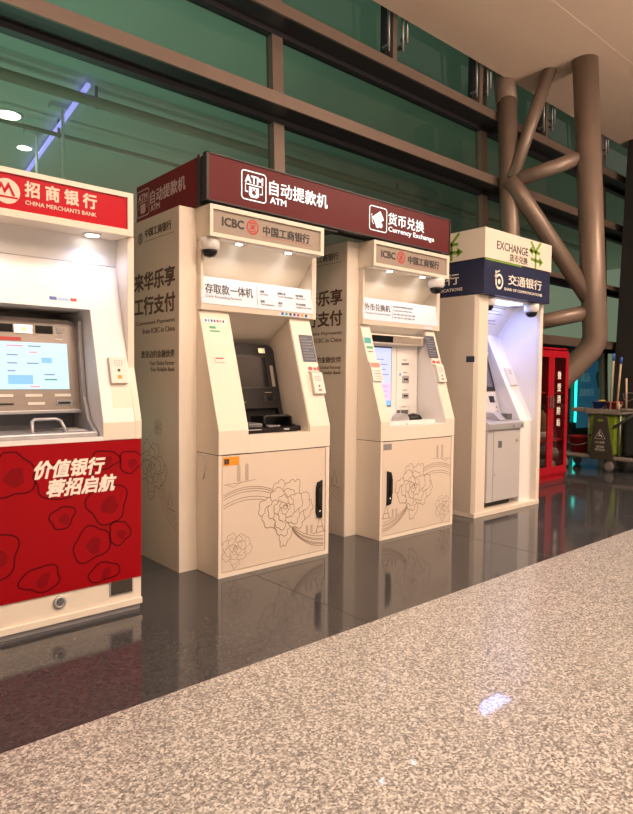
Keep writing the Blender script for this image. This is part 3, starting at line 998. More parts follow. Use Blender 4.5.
B('screen', 'screen_pink', bz, sx0, sx1, 3.437, 3.441, 1.035, 1.17)
B('screen', 'screen_blue', bz, sx0, sx1, 3.437, 3.441, 0.992, 1.035)
for i, (wd_, z_) in enumerate(((0.10, 1.36), (0.14, 1.32), (0.12, 1.28), (0.16, 1.24), (0.15, 1.145), (0.15, 1.105), (0.15, 1.065))):
    Flat((sx1-0.19, 3.437, z_)).rect(0, wd_, 0, 0.006).build('screen_line', 'screen_text' if i < 4 else 'screen_red', bz)
px = eo0+0.457
mt = MB()
mt.box(px-0.065, px-0.063, 3.448, 3.451, 0.95, 1.47)
mt.build('panel_joint', 'grey_ink', wf)
for nm, z0, z1, w0, w1, mm_ in (('card_slot', 1.325, 1.340, 0.0, 0.085, 'grey_dark'), ('coin_slot', 1.175, 1.235, 0.01, 0.09, 'silver'), ('receipt_slot', 1.045, 1.09, 0.012, 0.09, 'silver'),
                                ('note_slot', 0.915, 0.95, 0.0, 0.085, 'grey_dark'), ('note_slot', 0.865, 0.885, 0.0, 0.08, 'grey_dark')):
    sl2 = B(nm, mm_, wf, px+w0, px+w1, 3.444, 3.451, z0, z1, 0.002)
    if mm_ == 'silver':
        B('slot_mouth', 'black', sl2, px+w0+0.015, px+w1-0.015, 3.442, 3.445, (z0+z1)/2-0.006, (z0+z1)/2+0.008)
    Flat((px+w0+0.01, 3.450, z1+0.022)).rect(0, 0.05, 0, 0.007).build('slot_label', 'grey_ink', wf)
Flat((px-0.018, 3.450, 1.245)).disc(0, 0, 0.012, 0.014).build('blue_sticker', mat('sky_ink', (0.15, 0.42, 0.85), 0.5), wf)
Flat((px-0.055, 3.450, 0.885)).rect(0, 0.045, 0, 0.065).build('sensor_window', 'grey_dark', wf)
Flat((px-0.008, 3.450, 0.856), lift=0.0006).line([(0, 0), (0.11, 0), (0.11, 0.118), (0, 0.118)], 0.003, True).build('slot_surround', 'grey_ink', wf)
B('tray_lip', 'white', t2, eo0+0.004, eo1-0.10, CY+0.03, CY+0.05, 0.852, 0.885, 0.003)
bk = MB()
arcp = [(eo0+0.40-0.065, 0.852)]+[(eo0+0.40+0.065*math.cos(a), 0.852+0.075*math.sin(a)) for a in [PI*(1-i/10) for i in range(11)]]
MB().prism(arcp[1:], 3.36, 3.44, 'Y').build('keypad_hood', 'silver', t2)
mo = MB().lathe([(0.0, 0.0), (0.055, 0.004), (0.06, 0.02), (0.045, 0.038), (0.0, 0.048)], (0, 0, 0), seg=20).build('cash_cup', 'black', t2, 'black rounded cup on the tray')
mo.matrix_parent_inverse = Matrix.Identity(4)
mo.location = (4.04-(E0+0.885/2), 3.40-3.4, 0.852)
mo.scale = (1.5, 1.0, 1.5)
Flat((eo0+0.19, CY+0.0, 0.862), lift=0.001).disc(0, 0, 0.006, 0.006, 10).build('lip_lock', 'ink', t2)
dome_camera(E1-0.085, 3.30, 2.044, 'white dome camera at the right end of the exchange machine header', 1.15)

# ================================================================== SIDE PANELS (wings)
def wing(x0, x1, label, y1=4.20):
    t = thing('side_panel', label, 'side panel', ((x0+x1)/2, 3.8, 0), 'tall side panels beside the cream machines')
    B('panel', 'wing', t, x0, x1, WY+0.012, y1, 0, 2.231)
    B('front_edge', 'cream', t, x0-0.001, x1, WY, WY+0.014, 0, 2.232, 0.001)
    X = x0
    def far(y):
        return (X, y, 0)
    icbc_logo((X, 3.93, 2.115), 0.036, t, 'brown_ink', 'L')
    text('中国工商银行', (X, 3.86, 2.165), 0.355, 0.055, 'brown_ink', t, 'L', bold=0.010)
    Flat((X, 3.87, 2.085), 'L').rect(0, 0.40, 0, 0.003).build('underline', 'brown_ink', t)
    text('来华乐享', (X, 4.02, 1.885), 0.560, 0.115, 'brown_ink', t, 'L', bold=0.022)
    text('工行支付', (X, 4.02, 1.725), 0.560, 0.115, 'brown_ink', t, 'L', bold=0.022)
    text('Convenient Payments', (X, 4.00, 1.570), 0.540, 0.034, 'brown_ink', t, 'L')
    text('from ICBC in China', (X, 3.90, 1.520), 0.440, 0.034, 'brown_ink', t, 'L')
    text('您身边的金融伙伴', (X, 3.92, 1.375), 0.455, 0.048, 'brown_ink', t, 'L', bold=0.008)
    text('Your Global Partner', (X, 3.80, 1.305), 0.335, 0.026, 'brown_ink', t, 'L')
    text('Your Reliable Bank', (X, 3.79, 1.265), 0.325, 0.026, 'brown_ink', t, 'L')
    # flowers and bridge low on the panel
    peony((X, 4.05, 0.0), 0.27, 0.62, 0.17, t, 0.0042, 'wing', 'L', seed=5)
    peony((X, 4.05, 0.0), 0.37, 0.88, 0.055, t, 0.003, 'wing', 'L', seed=8, leaf=False)
    L = Flat((X, 4.05, 0.0), 'L')
    for o in (0, 0.02, 0.045, 0.075):
        L.line([p for p in arc(0.72, 0.62, 0.30+o, 0.30+o, PI+0.25, PI+1.35, 14) if p[0] < 0.62], 0.003)
    L.line([(0.50, 0.40), (0.53, 0.50), (0.56, 0.40)], 0.006)
    L.line([(0.485, 0.38), (0.60, 0.37)], 0.004)
    L.build('bridge_outline', 'line_ink', t)
    return t
wing(1.864, 1.985, 'tall lettered side panel between the red bank machine and the cream cash machine')
wing(3.262, 3.383, 'tall side panel with brown lettering between the two cream machines')
B('filler_panel', 'cream', t1, 1.987, A1+0.05, 3.95, 4.0, 0, 2.2)
B('filler_panel', 'cream', t2, E0+0.002, E1+0.05, 3.95, 4.0, 0, 2.2)

# ================================================================== MAROON OVERHEAD SIGN
t = thing('overhead_sign', 'long maroon sign box with white lit lettering spanning both cream machines', 'sign', (3.1, 3.5, 2.24))
SX0, SX1 = 1.965, 4.300
B('front_face', 'maroon', t, SX0+0.006, SX1, 3.262, 3.285, 2.262, 2.530)
fr = MB()
fr.box(SX0, SX1+0.004, 3.256, 3.30, 2.530, 2.538)
fr.box(SX0, SX1+0.004, 3.256, 3.30, 2.254, 2.262)
fr.box(SX0-0.004, SX0+0.012, 3.256, 3.30, 2.254, 2.538)
fr.box(SX1-0.004, SX1+0.006, 3.256, 3.30, 2.254, 2.538)
fr.box(SX0+0.004, SX1-0.006, 3.30, 3.345, 2.262, 2.528)
fr.build('frame', 'dark_trim', t)
B('side_face', 'side_red', t, SX0, SX0+0.02, 3.36, 4.20, 2.240, 2.530)
B('corner_post', 'dark_trim', t, SX0-0.006, SX0+0.03, 3.335, 3.362, 2.236, 2.538)
for x in (2.35, 2.83, 3.42, 4.02):
    B('support_bracket', 'black', t, x, x+0.20, 3.27, 3.40, 2.233, 2.254)
B('top_plate', 'dark_trim', t, SX0+0.01, SX1-0.01, 3.345, 4.20, 2.505, 2.522)
FY = 3.262
def pictogram(P, kind, parent, mt_, s=1.0):
    L = Flat(P, kind)
    w_, h_ = 0.185*s, 0.175*s
    rc = 0.02*s
    pts = []
    for cx, cy, a0 in ((w_-rc, h_-rc, 0), (rc, h_-rc, PI/2), (rc, rc, PI), (w_-rc, rc, 3*PI/2)):
        pts += [(cx+rc*math.cos(a0+PI/2*i/4), cy+rc*math.sin(a0+PI/2*i/4)) for i in range(5)]
    L.line(pts, 0.0075*s, True)
    return L
L = pictogram((2.213, FY, 2.313), 'F', t, 'sign_white')
L.line([(0.028, 0.048), (0.028, 0.095), (0.157, 0.095), (0.157, 0.048), (0.137, 0.048)], 0.008)
L.line([(0.028, 0.048), (0.048, 0.048)], 0.008)
L.poly([(0.055, 0.082), (0.130, 0.082), (0.130, 0.030), (0.115, 0.018), (0.070, 0.018), (0.055, 0.030)])
L.build('pictogram', 'sign_white', t)
text('ATM', (2.238, FY, 2.463), 0.135, 0.045, 'sign_white', t, bold=0.025)
text('¥', (2.288, FY-0.0008, 2.385), 0.034, 0.042, 'maroon', t, bold=0.02)
text('自动提款机', (2.425, FY, 2.468), 0.500, 0.092, 'sign_white', t, bold=0.010)
text('ATM', (2.432, FY, 2.362), 0.130, 0.038, 'sign_white', t, bold=0.018)
L = pictogram((3.343, FY, 2.308), 'F', t, 'sign_white')
L.poly([(0.030, 0.095), (0.115, 0.150), (0.155, 0.090), (0.070, 0.035)])
L.disc(0.085, 0.038, 0.018, 0.018, 16)
L.disc(0.120, 0.045, 0.020, 0.020, 16)
L.line([(0.022, 0.118), (0.030, 0.055), (0.045, 0.045)], 0.006)
L.build('pictogram', 'sign_white', t)
D = Flat((3.343, FY-0.0012, 2.308))
D.ring(0.120, 0.045, 0.012, 0.012, 0.003, 16)
D.ring(0.092, 0.095, 0.018, 0.018, 0.005, 16)
D.line([(0.052, 0.102), (0.068, 0.080)], 0.005)
D.line([(0.115, 0.128), (0.133, 0.104)], 0.005)
D.build('pictogram_detail', 'maroon', t)
text('货币兑换', (3.545, FY, 2.466), 0.420, 0.090, 'sign_white', t, bold=0.010)
text('Currency Exchange', (3.548, FY, 2.362), 0.545, 0.048, 'sign_white', t, bold=0.010)
# same lettering on the side face
L = pictogram((SX0, 4.195, 2.315), 'L', t, 'white_letter')
L.line([(0.028, 0.048), (0.028, 0.095), (0.157, 0.095), (0.157, 0.048)], 0.007)
L.poly([(0.055, 0.082), (0.130, 0.082), (0.130, 0.030), (0.115, 0.018), (0.070, 0.018), (0.055, 0.030)])
L.build('pictogram', mat('unlit_letter', (0.62, 0.50, 0.50), 0.5), t)
M['unlit'] = bpy.data.materials['unlit_letter']
text('ATM', (SX0, 4.17, 2.465), 0.135, 0.045, 'unlit', t, 'L', bold=0.02)
text('自动提款机', (SX0, 3.990, 2.460), 0.475, 0.088, 'unlit', t, 'L', bold=0.010)
text('ATM', (SX0, 3.985, 2.362), 0.130, 0.038, 'unlit', t, 'L', bold=0.02)

# ================================================================== RED BANK MACHINE (left)
R0, R1 = 0.36, 1.425
t = thing('atm_machine', 'white cash machine with red header and red front at the left edge', 'cash machine', (0.9, 3.4, 0))
B('plinth', 'dark_trim', t, R0+0.02, R1-0.01, 3.03, 3.9, 0, 0.02)
B('base_trim', 'silver', t, R0+0.01, R1-0.003, 3.015, 3.9, 0.0, 0.035)
B('lower_cabinet', 'cream', t, R0, R1, 3.006, 3.9, 0.035, 0.886, 0.003)
B('base_strip', 'cream', t, R0, R1+0.002, 2.995, 3.01, 0.030, 0.062, 0.002)
fp = B('front_panel', 'red_front', t, R0+0.005, R1-0.002, 2.999, 3.007, 0.172, 0.884)
# the printed panel has plain dark swirls on the red ground
SW = Flat((R0+0.005, 2.999, 0.172), lift=0.0006)
M['mid_red'] = mat('mid_red_print', (0.20, 0.002, 0.005), 0.35, spec=0.15)
def blob(cx, cy, ra, rb, rot, seed, a0=0, a1=2*PI):
    rnd = random.Random(seed)
    ph = rnd.uniform(0, 6)
    pts = []
    n = 40
    for i in range(n):
        a = a0+(a1-a0)*i/n
        q = 1+0.10*math.sin(3*a+ph)+0.06*math.sin(5*a+ph*2)
        x, y = ra*q*math.cos(a), rb*q*math.sin(a)
        pts.append((cx+x*math.cos(rot)-y*math.sin(rot), cy+x*math.sin(rot)+y*math.cos(rot)))
    return [p for p in pts if 0.002 < p[0] < R1-R0-0.01 and 0.002 < p[1] < 0.688]
for cx, cy, ra, rb, rot, sd in ((0.66, 0.54, 0.13, 0.085, 0.1, 1), (0.88, 0.40, 0.10, 0.10, 0, 2), (0.66, 0.36, 0.060, 0.050, 0.6, 3), (0.94, 0.245, 0.055, 0.060, 0, 4),
                                (0.80, 0.21, 0.095, 0.080, 0.5, 5), (0.56, 0.085, 0.09, 0.06, 0, 6), (1.00, 0.60, 0.06, 0.055, 0.3, 7), (0.87, 0.62, 0.07, 0.045, 0, 8),
                                (0.44, 0.58, 0.10, 0.10, 0, 9), (0.25, 0.45, 0.12, 0.09, 0.4, 10), (0.12, 0.20, 0.11, 0.09, 0.8, 11), (0.86, 0.06, 0.08, 0.045, 0.1, 12), (0.36, 0.22, 0.11, 0.10, 0.8, 13)):
    pts = blob(cx, cy, ra, rb, rot, sd)
    if len(pts) > 3:
        SW.line(pts, 0.0075, len(pts) == 40)
        pts = blob(cx+0.01, cy-0.01, ra*0.45, rb*0.42, rot+1, sd+30)
        if len(pts) == 40:
            Flat((R0+0.005, 2.999, 0.172), lift=0.0005).poly(pts).build('swirl_fill', 'mid_red', fp)
SW.build('swirl_print', 'red_line', fp)
text('价值银行', (0.892, 2.999, 0.806), 0.325, 0.080, 'white_letter', fp, bold=0.030, shear=0.22)
text('蓉招启航', (0.950, 2.999, 0.716), 0.325, 0.080, 'white_letter', fp, bold=0.030, shear=0.22)
MB().lathe([(0.030, 0), (0.030, -0.010), (0.018, -0.012), (0.016, -0.004)], (1.010, 3.006, 0.128), 'Y', 24).build('lock', 'silver', t)
MB().lathe([(0.014, 0), (0.014, -0.011)], (1.010, 3.004, 0.128), 'Y', 16).build('lock_core', 'grey_dark', t)
vt = B('vent_plate', 'olive', t, 1.262, 1.372, 2.998, 3.007, 0.105, 0.172)
B('vent_frame', 'silver', vt, 1.255, 1.379, 3.001, 3.0065, 0.099, 0.178)
# console cheeks
def cy3(z):
    return 3.0+(z-0.975)*0.285
C3 = (0.285, 1.0)
ZT = 1.78
prof = [(3.9, 0.886), (3.0, 0.886), (3.0, 0.975), (cy3(ZT), ZT), (3.9, ZT)]
rx0, rx1 = 0.56, 1.225
m = MB()
m.prism(prof, rx1, 1.392, 'X', 0.004)
m.prism(prof, R0+0.033, rx0, 'X', 0.004)
m.prism([(3.9, 1.54), (cy3(1.54), 1.54), (cy3(ZT), ZT), (3.9, ZT)], rx0-0.001, rx1+0.001, 'X')
m.prism([(3.9, 0.886), (3.0, 0.886), (3.0, 0.905), (3.9, 0.905)], rx0-0.001, rx1+0.001, 'X')
m.prism([(3.9, ZT+0.003), (cy3(ZT)+0.003, ZT+0.003), (cy3(ZT)-0.01, 1.93), (3.9, 1.93)], R0+0.03, 1.392, 'X')
m.build('console', 'white', t)
m = MB()
m.prism([(3.9, 0.886), (3.0, 0.886), (3.0, 0.98), (3.085, 1.25), (3.085, 1.92), (3.9, 1.92)], 1.392, 1.427, 'X', 0.002)
m.build('side_post', 'cream', t)
m = MB()
m.prism([(3.9, 0.886), (3.0, 0.886), (3.0, 0.98), (3.085, 1.25), (3.085, 1.92), (3.9, 1.92)], R0, R0+0.033, 'X', 0.002)
m.build('side_post', 'cream', t)
B('cream_patch', 'cream', t, 1.226, 1.391, 2.9985, 3.0, 0.888, 0.972)
P0 = (1.285, cy3(1.045), 1.045)
Flat(P0, tilt=C3, lift=0.0006).rect(0, 0.105, 0, 0.13).build('tape_patch', 'cream', t)
B('back_panel', 'cream', t, R0+0.03, 1.392, 3.88, 3.9, 0.886, 1.92)
B('niche_back', 'beige_metal', t, rx0, rx1, 3.60, 3.62, 0.9, 1.56)
# header
m = MB()
HX1 = 1.412
m.box(R0-0.01, HX1, 3.075, 3.9, 1.918, 2.134)
m.box(R0-0.01, HX1, 3.058, 3.076, 1.918, 1.950)
m.box(R0-0.01, HX1, 3.058, 3.076, 2.110, 2.134)
m.box(R0-0.01, R0+0.02, 3.058, 3.076, 1.95, 2.11)
m.box(HX1-0.030, HX1, 3.058, 3.076, 1.95, 2.11)
m.build('header_box', 'cream', t)
hp = B('header_panel', 'red', t, R0+0.02, HX1-0.030, 3.066, 3.074, 1.950, 2.110)
HY = 3.066
text('招 商 银 行', (0.893, HY, 2.090), 0.330, 0.068, 'pale_letter', hp, bold=0.028)
text('CHINA MERCHANTS BANK', (0.893, HY, 2.004), 0.330, 0.019, 'pale_letter', hp, bold=0.01)
lg = Flat((0.815, HY, 2.030))
lg.disc(0, 0, 0.056, 0.056)
lg.build('emblem', 'pale_letter', hp)
lg = Flat((0.815, HY, 2.030), lift=0.0022)
lg.poly([(-0.050, -0.014), (-0.024, 0.040), (-0.010, 0.010), (0.006, 0.042), (0.036, -0.018), (0.024, -0.018), (0.008, 0.016), (-0.010, -0.014), (-0.022, 0.016), (-0.038, -0.014)])
lg.rect(-0.050, 0.046, -0.030, -0.022)
lg.build('emblem_mark', 'red', hp)
l = MB().lathe([(0.045, 0), (0.045, -0.006), (0.034, -0.007)], (1.235, 3.15, 1.918), seg=24).build('spotlight', 'white', t)
MB().lathe([(0.032, -0.004), (0.032, -0.009)], (1.235, 3.15, 1.918), seg=24).build('lens', 'lamp', l)
l = MB().lathe([(0.045, 0), (0.045, -0.006), (0.034, -0.007)], (0.62, 3.15, 1.918), seg=24).build('spotlight', 'white', t)
MB().lathe([(0.032, -0.004), (0.032, -0.009)], (0.62, 3.15, 1.918), seg=24).build('lens', 'lamp', l)
for lx in (1.235, 0.62):
    lamp('spotlight_lamp', 'SPOT', (lx, 3.13, 1.90), 2.0, (0.62, 0.68, 1.0), spot=2.6, radius=0.03)
# card marks over the opening
Flat((1.03, cy3(1.575), 1.575), tilt=C3).rect(0, 0.035, 0, 0.017).build('card_logo', 'blue', t)
Flat((1.07, cy3(1.575), 1.575), tilt=C3).rect(0, 0.055, 0, 0.014).build('card_logo', mat('pale_blue_ink', (0.35, 0.50, 0.80), 0.5), t)
Flat((1.13, cy3(1.575), 1.575), tilt=C3).disc(0.01, 0.008, 0.009, 0.009).disc(0.024, 0.008, 0.009, 0.009).build('card_logo', 'red_ink', t)
# fascia
def f3(z):
    return 3.235+(z-1.05)*0.16
F3 = (0.16, 1.0)
q0, q1 = rx0+0.02, rx1-0.02
m = MB()
rr = 0.05
prof = [(q1-rr+rr*math.cos(PI/2*i/6), 1.49-rr+rr*math.sin(PI/2*i/6)) for i in range(7)]
prof += [(q0+rr+rr*math.cos(PI/2+PI/2*i/6), 1.49-rr+rr*math.sin(PI/2+PI/2*i/6)) for i in range(7)]
prof += [(q0, 1.03), (q1, 1.03)]
A_ = [m.bm.verts.new((x, f3(z), z)) for x, z in prof]
B_ = [m.bm.verts.new((x, 3.6, z)) for x, z in prof]
m.bm.faces.new(A_)
m.bm.faces.new(B_[::-1])
for i in range(len(prof)):
    j = (i+1) % len(prof)
    m.bm.faces.new((A_[i], B_[i], B_[j], A_[j]))
bmesh.ops.recalc_face_normals(m.bm, faces=list(m.bm.faces))
fa3 = m.build('fascia', 'beige_metal', t)
def F_(x, z, lift=0.001):
    return Flat((x, f3(z), z), tilt=F3, lift=lift)
s3 = F_(0.775, 1.135, 0.004).rect(0, 0.375, 0, 0.235).build('screen', 'screen', fa3, 'bright pale blue screen')
F_(0.86, 1.160, 0.0055).rect(0, 0.115, 0, 0.045).build('screen_button', 'screen_blue', s3)
F_(1.02, 1.265, 0.0055).rect(0, 0.05, 0, 0.028).build('screen_button', 'screen_blue', s3)
for x, z, wd_, m_ in ((0.86, 1.345, 0.075, 'screen_red'), (0.96, 1.345, 0.06, 'screen_text'), (0.86, 1.300, 0.05, 'screen_text'), (0.965, 1.315, 0.035, 'screen_red'), (0.95, 1.260, 0.055, 'screen_text'),
                      (0.86, 1.260, 0.045, 'screen_text'), (0.86, 1.222, 0.035, 'screen_text'), (1.03, 1.205, 0.05, 'screen_text'), (1.03, 1.180, 0.06, 'green_card'), (0.96, 1.145, 0.045, 'screen_red')):
    F_(x, z, 0.0055).rect(0, wd_, 0, 0.006).build('screen_line', m_, s3)
F_(0.80, 1.415, 0.003).rect(0, 0.095, 0, 0.040).build('camera_window', 'glass_black', fa3)
F_(1.00, 1.415, 0.003).rect(0, 0.085, 0, 0.040).build('camera_window', 'glass_black', fa3)
mv = F_(0.90, 1.412, 0.004).rect(0, 0.085, 0, 0.042).build('mirror', 'handle', fa3)
F_(0.935, 1.420, 0.0055).disc(0.012, 0.012, 0.012, 0.012).build('lamp_bulb', 'amber', mv, 'amber lamp')
F_(1.105, 1.420, 0.003).rect(0, 0.028, 0, 0.030).build('speaker_grille', 'grey', fa3)
F_(0.83, 1.375, 0.003).rect(0, 0.10, 0, 0.016).build('red_label', 'red_ink', fa3)
F_(1.095, 1.385, 0.003).rect(0, 0.035, 0, 0.006).build('slot_label', 'white_letter', fa3)
for x in (0.80, 0.935, 1.075):
    F_(x, 1.098, 0.003).rect(0, 0.08, 0, 0.014).build('slot_label', 'badge', fa3)
F_(0.945, 1.058, 0.003).rect(0, 0.08, 0, 0.014).build('slot_label', 'badge', fa3)
F_(0.81, 1.060, 0.003).rect(0, 0.07, 0, 0.008).build('card_slot', 'black', fa3)
F_(1.08, 1.055, 0.003).rect(0, 0.085, 0, 0.026).build('card_slot', 'handle', fa3)
F_(1.09, 1.060, 0.0045).rect(0, 0.06, 0, 0.012).build('slot_mouth', 'black', fa3)
B('recess', 'grey_dark', t, q0, q1, 3.33, 3.6, 0.905, 1.03)
B('shelf', 'silver', t, q0-0.01, q1+0.015, 3.045, 3.34, 0.905, 0.930, 0.006)
B('recess_lip', 'silver', t, q0, q1, 3.225, 3.34, 1.015, 1.032, 0.003)
side3 = [(3.06, 0.93), (3.6, 0.93), (3.6, 1.49), (f3(1.47)-0.035, 1.49), (f3(1.3)-0.035, 1.3), (f3(1.1)-0.04, 1.1), (3.14, 0.98)]
m = MB()
m.prism(side3, q1-0.003, q1+0.017, 'X', 0.003)
m.build('side_fin', 'silver', t)
m = MB()
m.prism(side3, q0-0.017, q0+0.003, 'X', 0.003)
m.build('side_fin', 'silver', t)
gx0, gx1 = 0.925, 1.085
MB().tube([(gx0, 3.10, 0.925), (gx0+0.012, 3.15, 0.980), (gx0+0.03, 3.165, 0.990), (gx1-0.03, 3.165, 0.990), (gx1-0.012, 3.15, 0.980), (gx1, 3.10, 0.925)], 0.008, 10).build('keypad_guard', 'silver', t)
m = MB()
for i in range(4):
    for j in range(4):
        m.box(0.955+i*0.027, 0.976+i*0.027, 3.13+j*0.027, 3.15+j*0.027, 0.930, 0.936)
m.build('keypad', 'grey_dark', t)
B('note_tray', 'grey', t, 1.10, 1.19, 3.12, 3.28, 0.930, 0.936)
# wall box on the cheek
rt, up, out = frame_for('F', C3)
P = V(1.285, cy3(1.165), 1.165)
def q(a, b, l):
    return P+rt*a+up*b+out*l
bx = MB().hexa([q(0, 0, 0), q(0.088, 0, 0), q(0.088, 0.135, 0), q(0, 0.135, 0), q(0, 0, 0.022), q(0.088, 0, 0.022), q(0.088, 0.135, 0.022), q(0, 0.135, 0.022)]).build('intercom_box', 'badge', t, 'small white box with a button on the cheek')
Fl = Flat(P, tilt=C3, lift=0.0232)
for i in range(4):
    for j in range(3):
        Fl.disc(0.026+i*0.012, 0.092+j*0.012, 0.003, 0.003, 8)
Fl.build('speaker_hole', 'grey_ink', bx)
Flat(P, tilt=C3, lift=0.0232).disc(0.044, 0.066, 0.008, 0.008, 14).build('button', 'ink', bx)
Flat(P, tilt=C3, lift=0.0232).rect(0.034, 0.056, 0.022, 0.040).build('button_print', 'orange', bx)

# ================================================================== BANK OF COMMUNICATIONS BOOTH
b0, b1, by = 4.574, 5.658, 3.12
t = thing('exchange_booth', 'tall cream booth with a navy header, green exchange sign and cool lit inside', 'booth', (5.1, 3.6, 0))
BYB = 4.2
ft = B('foot_plate', 'cream', t, b0, b1, by+0.03, BYB, 0, 0.042, 0.003)
B('left_wall', 'wing', t, b0, b0+0.05, by+0.07, BYB, 0.042, 1.94)
MB().prism([(b0, by+0.07), (b0+0.02, by+0.035), (b0+0.155, by+0.035), (b0+0.155, by+0.07)], 0.042, 1.94, 'Z').build('front_post', 'cream', t)
MB().prism([(b0+0.05, by+0.07), (b0+0.155, by+0.07), (b0+0.155, by+0.10), (b0+0.05, by+0.10)], 0.042, 1.94, 'Z').build('front_post', 'cream', t)
B('right_wall', 'white', t, b1-0.05, b1-0.012, by+0.06, BYB, 0.042, 1.94)
B('front_post', 'cream', t, b1-0.055, b1, by+0.035, by+0.07, 0.042, 1.94, 0.002)
B('back_wall', 'white', t, b0+0.05, b1-0.05, 3.95, 4.0, 0.042, 1.94)
# inner surround
prof = [(3.215, 0.042), (3.215, 0.82), (3.622, 1.655), (3.66, 1.655), (3.255, 0.81), (3.255, 0.042)]
m = MB()
m.prism(prof, 5.395, 5.608, 'X')
m.prism(prof, b0+0.05, 4.80, 'X')
m.build('surround', 'white', t)
m = MB()
m.prism([(3.255, 0.042), (3.255, 0.82), (3.66, 1.655), (3.93, 1.655), (3.93, 0.042)], 5.398, 5.408, 'X')
m.prism([(3.255, 0.042), (3.255, 0.82), (3.66, 1.655), (3.93, 1.655), (3.93, 0.042)], 4.787, 4.797, 'X')
m.build('inner_lining', 'white', t)
pp = MB().prism([(3.622, 1.655), (3.43, 1.930), (3.445, 1.935), (3.64, 1.66)], b0+0.05, 5.608, 'X').build('printed_panel', 'white', t, 'sloping white panel with lines of small print')
PS = (-0.192, 0.275)
def ppt(x, k_):
    return (x, 3.622-0.192*k_, 1.655+0.275*k_)
for i, (k_, wd_) in enumerate(((0.90, 0.60), (0.80, 0.52), (0.70, 0.60), (0.60, 0.35), (0.48, 0.55), (0.38, 0.58), (0.28, 0.40), (0.16, 0.50))):
    Flat(ppt(4.86, k_), tilt=PS, lift=0.001).rect(0, wd_, 0, 0.007).build('print_line', 'grey_ink', pp)
B('hood_ceiling', 'white', t, b0+0.05, b1-0.05, by+0.05, 3.95, 1.935, 1.95)
B('light_panel', 'cool_panel', t, 4.93, 5.42, 3.235, 3.40, 1.926, 1.936)
lamp('light_panel_lamp', 'AREA', (5.17, 3.318, 1.915), 4.2, (0.34, 0.40, 1.0), 0.45, size_y=0.15)
# header: navy below, cream above
hb = MB()
hb.box(b0, b1+0.005, by-0.02, BYB, 1.944, 2.236)
hn = hb.build('header_lower', 'navy', t)
hc = B('header_upper', 'cream', t, b0-0.006, b1+0.012, by-0.028, BYB, 2.246, 2.500, 0.002)
B('header_seam', 'dark_trim', t, b0+0.004, b1, by-0.018, BYB, 2.236, 2.246)
Y1 = by-0.028
Flat((b0+0.01, by-0.0195, 2.238), lift=0.003).rect(0, 0.57, -0.008, 0.009).build('green_stripe', 'green_ink', t, 'green stripe under the cream header')
text('EXCHANGE', (4.745, Y1, 2.410), 0.50, 0.070, 'ink', hc, bold=0.006)
text('货币兑换', (4.945, Y1, 2.326), 0.295, 0.066, 'ink', hc, bold=0.006)
def arrows(P, kind, s, parent):
    a = Flat(P, kind)
    w_ = 0.029*s
    a.line([(0.03*s, 0.205*s), (0.10*s, 0.135*s)], w_)
    a.line([(0.20*s, 0.215*s), (0.105*s, 0.115*s)], w_)
    a.line([(0.115*s, 0.13*s), (0.115*s, -0.03*s)], w_)
    a.line([(0.02*s, 0.125*s), (0.19*s, 0.115*s)], w_)
    a.poly([(-0.005*s, 0.125*s), (0.06*s, 0.165*s), (0.06*s, 0.085*s)])
    a.line([(0.03*s, 0.050*s), (0.205*s, 0.040*s)], w_)
    a.poly([(0.245*s, 0.040*s), (0.18*s, 0.085*s), (0.18*s, -0.005*s)])
    return a.build('exchange_symbol', 'green_ink', parent)
arrows((5.262, Y1, 2.275), 'F', 1.02, hc)
arrows((b0-0.006, 3.55, 2.285), 'L', 0.95, hc)
text('EXCHANGE', (b0-0.006, 4.15, 2.425), 0.47, 0.070, 'ink', hc, 'L', bold=-0.012)
def bocom(P, kind, parent):
    e = Flat(P, kind)
    e.line(arc(0.075, -0.085, 0.052, 0.058, -2.4, 2.9, 26), 0.020)
    e.line([(0.022, 0.005), (0.024, -0.06), (0.030, -0.12)], 0.020)
    e.line(arc(0.115, -0.055, 0.105, 0.068, 1.9, 3.1, 12), 0.012)
    e.disc(0.075, -0.085, 0.020, 0.022)
    e.build('emblem', 'white_letter', parent)
NY = by-0.02
bocom((4.725, NY, 2.150), 'F', hn)
text('交通银行', (4.945, NY, 2.145), 0.565, 0.090, 'white_letter', hn, bold=0.010)
text('BANK OF COMMUNICATIONS', (4.885, NY, 2.024), 0.635, 0.024, 'white_letter', hn, bold=0.012)
text('交通银行', (b0, 3.925, 2.142), 0.565, 0.095, 'white_letter', hn, 'L', bold=0.010)
text('BANK OF COMMUNICATIONS', (b0, 3.985, 2.015), 0.665, 0.026, 'white_letter', hn, 'L', bold=0.012)
Flat((b0, 3.265, 1.360), 'L').rect(0, 0.085, 0, 0.052).build('small_plate', 'notice', t, 'small navy plate on the side')
dome_camera(4.79, 3.20, 1.934, 'white dome camera at the left front corner of the cool lit booth ceiling', 1.05)
dome_camera(5.48, 3.18, 1.934, 'white dome camera at the right front corner of the cool lit booth ceiling', 1.15)
# box on the surround
def sy_(z):
    return 3.215+(z-0.82)*(0.407/0.835)
SS = (0.407, 0.835)
rt, up, out = frame_for('F', SS)
P = V(5.46, sy_(1.15), 1.15)
bx = MB().hexa([q_ for q_ in [P+rt*a+up*b+out*l_ for l_ in (0, 0.025) for a, b in ((0, 0), (0.115, 0), (0.115, 0.19), (0, 0.19))]]).build('intercom_box', 'badge', t, 'grey-white box on the sloping surround')
Fl = Flat(P, tilt=SS, lift=0.0262)
for i in range(3):
    Fl.rect(0.03, 0.085, 0.12+i*0.018, 0.126+i*0.018)
Fl.build('speaker_slot', 'grey_ink', bx)

